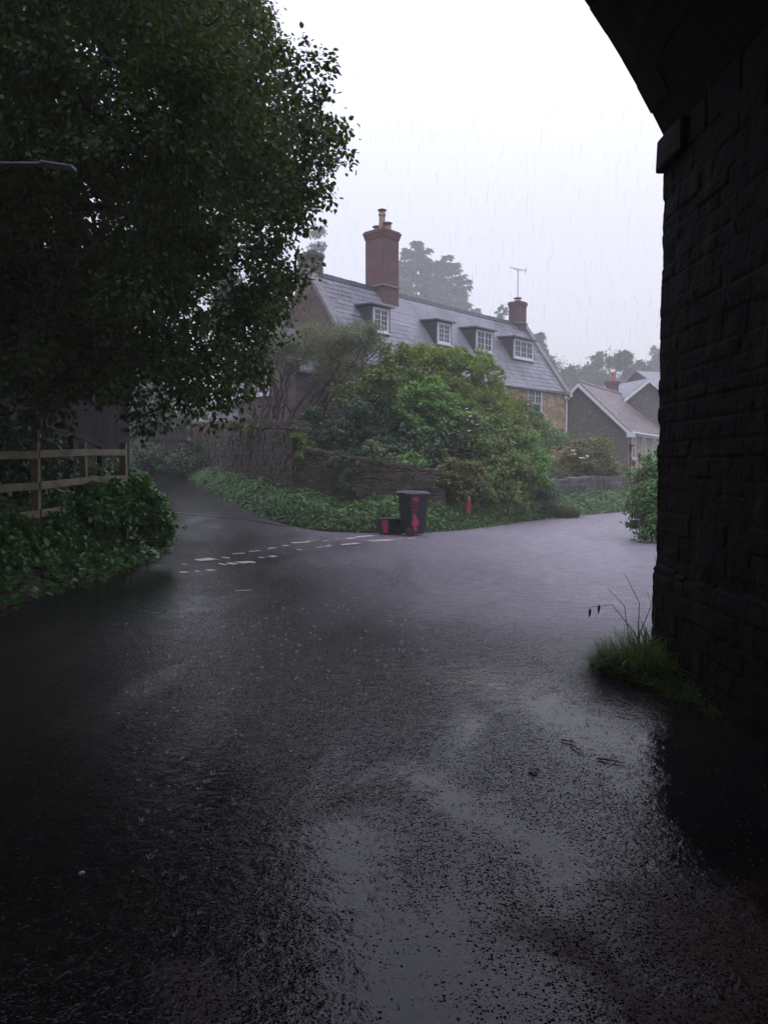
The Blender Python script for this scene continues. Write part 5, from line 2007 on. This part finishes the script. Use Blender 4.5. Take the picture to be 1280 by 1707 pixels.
for lab, bb in (('tall nettles swallowing the lower rail at the near end of the fence', [bl(-10, 925, 9.6, .32), bl(40, 905, 10.2, .34), bl(85, 890, 10.8, .3), bl(20, 880, 10, .22)]),
                ('leafy nettles heaped against the middle post of the fence', [bl(120, 860, 11.4, .3), bl(150, 850, 11.8, .32), bl(140, 830, 12, .2)]),
                ('bushy nettles round the end post of the fence', [bl(190, 840, 12.4, .34), bl(225, 840, 12.8, .36), bl(250, 860, 12.8, .34), bl(215, 815, 13.2, .28), bl(262, 885, 12.8, .25)])):
    shrub('nettle_clump', lab, 'nettles', bb, 1500 * len(bb), .085, 'leaf_ivy', group='nettle clumps along the fence', sub=22, spread=.26, stems=9, stem_r=.006, stem_mat='stem')
for lab, bb, mt in (('feathery weeds trailing over the step in the garden wall', [bl(495, 722, 21.9, .22), bl(510, 742, 21.7, .22), bl(500, 760, 21.5, .14)], 'leaf_hedge'),
                    ('dark ivy spilling down the face of the lower garden wall', [bl(560, 765, 20.9, .2), bl(580, 780, 20.6, .26), bl(570, 805, 20.4, .18)], 'leaf_dark'),
                    ('pale ferny growth on the top of the high garden wall', [bl(420, 712, 24.7, .2), bl(440, 712, 24.2, .2), bl(390, 712, 25.8, .2)], 'leaf_olive')):
    shrub('wall_plant', lab, 'plant', bb, 700 * len(bb), .07, mt, group='plants growing on the garden wall', sub=12, spread=.3, stems=4, stem_r=.006)
C_, A_, N_, S_ = [], [], [], []
for st_, u0, u1, k_ in ((left_bank, .1, .5, 700), (verge, .08, .6, 1300), (right_bank, .02, .5, 300)):
    for k in range(k_):
        p = st_.at(random.uniform(u0, u1), 0) - st_.nrm[len(st_.nrm) // 3] * abs(random.gauss(0, .22))
        C_.append((p.x, p.y, zroad(p.x, p.y) + random.uniform(.006, .014)))
        A_.append((random.gauss(0, 1), random.gauss(0, 1), random.gauss(0, .12)))
        N_.append((random.gauss(0, .2), random.gauss(0, .2), 1))
        S_.append(random.uniform(.02, .06))
V, F = leaf_arrays(np.array(C_), np.array(A_), np.array(N_), np.array(S_), LEAF_RAG)
tag(np_obj('leaf_litter', V, F, M['litter']), 'scattered dead leaves and straw washed along the road edges', 'leaf litter', kind='stuff')

# big grass clump by the far hedge
def tuft(label, centre, r, n, hmin, hmax, lean, width, mat='grass', group='grass tufts'):
    t = empty('grass_tuft', centre, 0, label, 'grass tuft', group)
    rr_ = r * np.sqrt(rng.uniform(0, 1, n))
    aa = rng.uniform(0, 6.283, n)
    pts = np.stack([rr_ * np.cos(aa), rr_ * np.sin(aa), np.full(n, -.03)], 1)
    hs = rng.uniform(hmin, hmax, n) * (1.05 - .45 * rr_ / r)
    out = pts.copy()
    out[:, 2] = 0
    blades(pts, hs, lean, width, 'blades', mat, t, 5, out / r * 1.2)
    return t


tuft('thick grass clump beside the dark bush at the road edge', tuple(G(935, 862)) , .55, 1500, .4, .8, .75, .008)
tuft('lush wet grass tuft at the corner of the bridge pier', (2.10, 6.05, 0), .36, 1500, .24, .60, .95, .0075)
tuft('straw tinged grass spreading in front of the pier corner tuft', (1.93, 6.15, 0), .24, 500, .15, .36, 1.1, .006)
tuft('lower dark grass growing along the pier foot', (2.25, 5.45, 0), .26, 520, .15, .36, 1.1, .0055)
tuft('sparse grass at the pier foot nearest the viewer', (2.32, 4.95, 0), .22, 260, .10, .26, 1.1, .005)

# tall dock stems with drooping heads by the pier
dk = empty('dock_plant', (2.05, 6.05, 0), 0, 'dry drooping dock stems leaning out of the pier grass', 'plant')
m = MB()
sd = MB()
for tip, mid in ((P(1040, 955, 6.2), P(1065, 1005, 6.15)), (P(985, 1012, 6.3), P(1020, 1008, 6.2)), (P(1078, 985, 6.3), P(1085, 1010, 6.2)), (P(1090, 925, 6.6), P(1096, 950, 6.4)), (P(1012, 980, 6.5), P(1040, 1010, 6.3))):
    a_ = Vector((random.uniform(-.08, .1), random.uniform(-.1, .1), .02))
    t_, q_ = tip - dk.location, mid - dk.location
    pth = [a_, a_.lerp(q_, .5) + Vector((0, 0, .05)), q_, t_]
    m.tube(pth, [.005, .004, .003, .0015], 5)
for px, py in ((983, 1018), (998, 1012)):
    p = P(px, py, 6.3) - dk.location
    sd.tube([p + Vector((0, 0, .02)), p, p - Vector((.003, 0, .035)), p - Vector((.004, 0, .055))], [.002, .012, .009, .002], 6)
m.build('stems', M['stem'], dk)
sd.build('seed_head', M['seed'], dk)
# rusty docks on the right verge
dk = empty('dock_plant', tuple(P(1058, 860, 15.6)[:2]) + (.3,), 0, 'rusty seeded dock stalks on the right verge against the cottage', 'plant')
m = MB()
for px, py in ((1050, 745), (1056, 772), (1066, 760), (1070, 790), (1062, 800), (1048, 790)):
    p = P(px, py, 15.6 + random.uniform(-.2, .2)) - dk.location
    pth = branch_path((random.uniform(-.1, .1), 0, 0), p, .02, .05, 5)
    m.tube(pth, [.008, .007, .006, .005, .004, .002], 5)
    C_, A_, N_, S_ = [], [], [], []
    for k in range(60):
        q = pth[random.randint(4, 5)].lerp(pth[5], random.random())
        C_.append(tuple(q + Vector((random.gauss(0, .018), random.gauss(0, .018), random.gauss(0, .03)))))
        A_.append(tuple(rand_dirs(1)[0]))
        N_.append((0, 0, 1))
        S_.append(random.uniform(.02, .04))
    V, F = leaf_arrays(np.array(C_), np.array(A_), np.array(N_) + rng.normal(size=(len(C_), 3)) * .4, np.array(S_), LEAF_ROUND)
    np_obj('seed_head', V, F, M['seed'], dk)
m.build('stems', M['stem'], dk)

# ------------------------------------------------------------------ small litter on the road
for (x0, y0, x1, y1, lab) in ((995, 1264, 1040, 1272, 'longest dark twig lying on the wet road'), (950, 1240, 974, 1257, 'short dark twig lying at a slant on the wet road'),
                             (935, 1233, 960, 1238, 'thin straight twig farthest from the viewer on the wet road')):
    a_, b_ = G(x0, y0, .008), G(x1, y1, .008)
    o = empty('twig', a_, 0, lab, 'twig', 'twigs on the road')
    d_ = b_ - a_
    m = MB()
    m.tube(branch_path((0, 0, 0), d_, .02, .06, 6), [.005, .0055, .005, .004, .004, .003, .002], 6)
    m.build('stick', M['debris'], o)
    m = MB()
    q = d_ * .6
    m.tube([q, q + Vector((.02, .03, .006)), q + Vector((.03, .06, .004))], [.0025, .002, .001], 5)
    m.build('side_shoot', M['debris'], o)
p = G(889, 1286, .004)
lf = MB()
pts = []
for k in range(10):
    a_ = k * 2 * math.pi / 10
    rr_ = .028 * (1 + .35 * math.sin(3 * a_ + .5))
    pts.append((p.x + rr_ * math.cos(a_), p.y + rr_ * math.sin(a_), .006 + .012 * abs(math.sin(a_ * 1.5))))
lf.add(pts + [(p.x, p.y, .02)] + [(x, y, z - .003) for x, y, z in pts] + [(p.x, p.y, .016)], [(k, (k + 1) % 10, 10) for k in range(10)] + [((k + 1) % 10 + 11, k + 11, 21) for k in range(10)])
tag(lf.build('dead_leaf', M['debris']), 'curled dark dead leaf lying on the wet road', 'leaf')
p = G(137, 1457, 0)
pb_ = MB()
pb_.lathe((p.x, p.y, -.002), [(.008, 0), (.013, .004), (.011, .010), (.005, .013)], 9)
tag(pb_.build('pebble', M['pebble'], None, True), 'pale pebble on the dark road at the left', 'stone')

# ------------------------------------------------------------------ rain
n = 9000
Y = rng.uniform(6.8, 30, n)
X = rng.uniform(-.62, .5, n) * Y
Z = rng.uniform(.1, 1, n) ** .9 * np.minimum(15, 1.65 + .72 * Y)
ok = ~((X > 1.9) & (Y < 7.2))
X, Y, Z = X[ok], Y[ok], Z[ok]
n = len(X)
ln = rng.uniform(.08, .22, n)
wd = rng.uniform(.0007, .0012, n)
sl2 = rng.normal(.03, .015, n)
V = np.zeros((n, 6, 3))
for k in range(3):
    a_ = k * 2.094
    V[:, k, 0] = X + wd * math.cos(a_)
    V[:, k, 1] = Y + wd * math.sin(a_)
    V[:, k, 2] = Z
    V[:, k + 3, 0] = X + wd * math.cos(a_) + sl2 * ln
    V[:, k + 3, 1] = Y + wd * math.sin(a_)
    V[:, k + 3, 2] = Z + ln
Fq = np.array([[0, 1, 4, 3], [1, 2, 5, 4], [2, 0, 3, 5]])
F = (np.arange(n)[:, None, None] * 6 + Fq[None]).reshape(-1, 4)
tag(np_obj('rain', V.reshape(-1, 3), F, M['rain']), 'fine slanting raindrops falling beyond the arch', 'rain', kind='stuff')

# little crowns where drops hit the road
sp = MB()
for k in range(2600):
    D = 2.6 + 17 * random.random() ** 1.1
    x = random.uniform(-.34, .36) * D
    if x > 5 or x < -3.9 or (x > 1.6 and D < 7):
        continue
    z0 = zroad(x, D)
    bigs = D < 9 and random.random() < .5
    r_ = random.uniform(.006, .012) if bigs else random.uniform(.003, .006)
    h_ = r_ * random.uniform(1.2, 2.2)
    nn = 5
    o = random.uniform(0, 6)
    vs = []
    for i in range(nn):
        a_ = o + 2 * math.pi * i / nn
        vs.append((x + r_ * math.cos(a_), D + r_ * math.sin(a_), z0))
    for i in range(nn):
        a_ = o + 2 * math.pi * (i + .5) / nn
        e = 1.5 + random.uniform(0, .5)
        vs.append((x + r_ * e * math.cos(a_), D + r_ * e * math.sin(a_), z0 + h_ * random.uniform(.5, 1.2)))
    sp.add(vs, [(i, (i + 1) % nn, nn + i) for i in range(nn)])
    if random.random() < .5:
        q = Vector((x + random.gauss(0, .02), D + random.gauss(0, .02), z0 + random.uniform(.02, .08)))
        s_ = .0018
        sp.add([q + Vector((s_, 0, 0)), q + Vector((-s_, 0, 0)), q + Vector((0, s_, 0)), q + Vector((0, -s_, 0)), q + Vector((0, 0, s_)), q + Vector((0, 0, -s_))],
               [(0, 2, 4), (2, 1, 4), (1, 3, 4), (3, 0, 4), (2, 0, 5), (1, 2, 5), (3, 1, 5), (0, 3, 5)])
tag(sp.build('rain_splashes', M['splash']), 'tiny splashes of rain hitting the flooded road', 'splashes', kind='stuff')

# ------------------------------------------------------------------ haze
hb = MB()
hb.box(-158, 158, -68, 168, -1.4, 54)
t = NT('rain_haze')
pv = t.n('ShaderNodeVolumePrincipled')
pv.inputs['Color'].default_value = (0.98, 0.965, 0.93, 1)
pv.inputs['Density'].default_value = 0.0042
pv.inputs['Density Attribute'].default_value = ""
pv.inputs['Color Attribute'].default_value = ""
pv.inputs['Temperature Attribute'].default_value = ""
pv.inputs['Anisotropy'].default_value = -0.35
t.link(pv.outputs[0], t.out.inputs['Volume'])
tag(hb.build('haze', t.m), kind='stuff')

# ------------------------------------------------------------------ light
wd_ = bpy.data.worlds.new("World")
SC.world = wd_
wd_.use_nodes = True
nt = wd_.node_tree
nt.nodes.clear()
wo = nt.nodes.new('ShaderNodeOutputWorld')
bg = nt.nodes.new('ShaderNodeBackground')
sky = nt.nodes.new('ShaderNodeTexSky')
sky.sky_type = 'NISHITA'
sky.sun_disc = False
sky.sun_elevation = R(58)
sky.sun_rotation = R(25)
sky.air_density = 1.0
sky.dust_density = 4.0
sky.ozone_density = 1.0
hs = nt.nodes.new('ShaderNodeHueSaturation')
hs.inputs['Saturation'].default_value = 0.22
nt.links.new(sky.outputs[0], hs.inputs['Color'])
# overcast cloud layer: about three times brighter overhead than at the horizon
tc = nt.nodes.new('ShaderNodeTexCoord')
sx = nt.nodes.new('ShaderNodeSeparateXYZ')
nt.links.new(tc.outputs['Generated'], sx.inputs[0])
cr = nt.nodes.new('ShaderNodeValToRGB')
cr.color_ramp.elements[0].position = 0.0
cr.color_ramp.elements[0].color = (.330, .333, .340, 1)
cr.color_ramp.elements[1].position = 1.0
cr.color_ramp.elements[1].color = (.92, .955, 1.36, 1)
nt.links.new(sx.outputs['Z'], cr.inputs[0])
vm = nt.nodes.new('ShaderNodeVectorMath')
vm.operation = 'SCALE'
vm.inputs['Scale'].default_value = 11.4
nt.links.new(cr.outputs[0], vm.inputs[0])
mx = nt.nodes.new('ShaderNodeMix')
mx.data_type = 'RGBA'
mx.inputs[0].default_value = 0.85
nt.links.new(hs.outputs[0], mx.inputs[6])
nt.links.new(vm.outputs[0], mx.inputs[7])
nt.links.new(mx.outputs[2], bg.inputs['Color'])
bg.inputs['Strength'].default_value = 0.12
nt.links.new(bg.outputs[0], wo.inputs['Surface'])

sun = bpy.data.lights.new('sun', 'SUN')
sun.energy = 0.5
sun.angle = R(40)
sun.color = (1, .97, .93)
so = bpy.data.objects.new('sun', sun)
so.rotation_euler = (R(32), 0, R(-25))
COL.objects.link(so)

# ------------------------------------------------------------------ render set-up
SC.view_settings.view_transform = 'Standard'
SC.view_settings.look = 'None'
SC.view_settings.exposure = 0.76
SC.view_settings.gamma = 1
cy = SC.cycles
cy.use_denoising = True
cy.denoising_prefilter = 'ACCURATE'
cy.denoising_input_passes = 'RGB_ALBEDO_NORMAL'
try:
    cy.denoiser = 'OPENIMAGEDENOISE'
except Exception:
    pass
cy.max_bounces = 6
cy.diffuse_bounces = 3
cy.glossy_bounces = 3
cy.transmission_bounces = 3
cy.transparent_max_bounces = 12
cy.volume_bounces = 1
cy.caustics_reflective = False
cy.caustics_refractive = False
cy.sample_clamp_indirect = 4
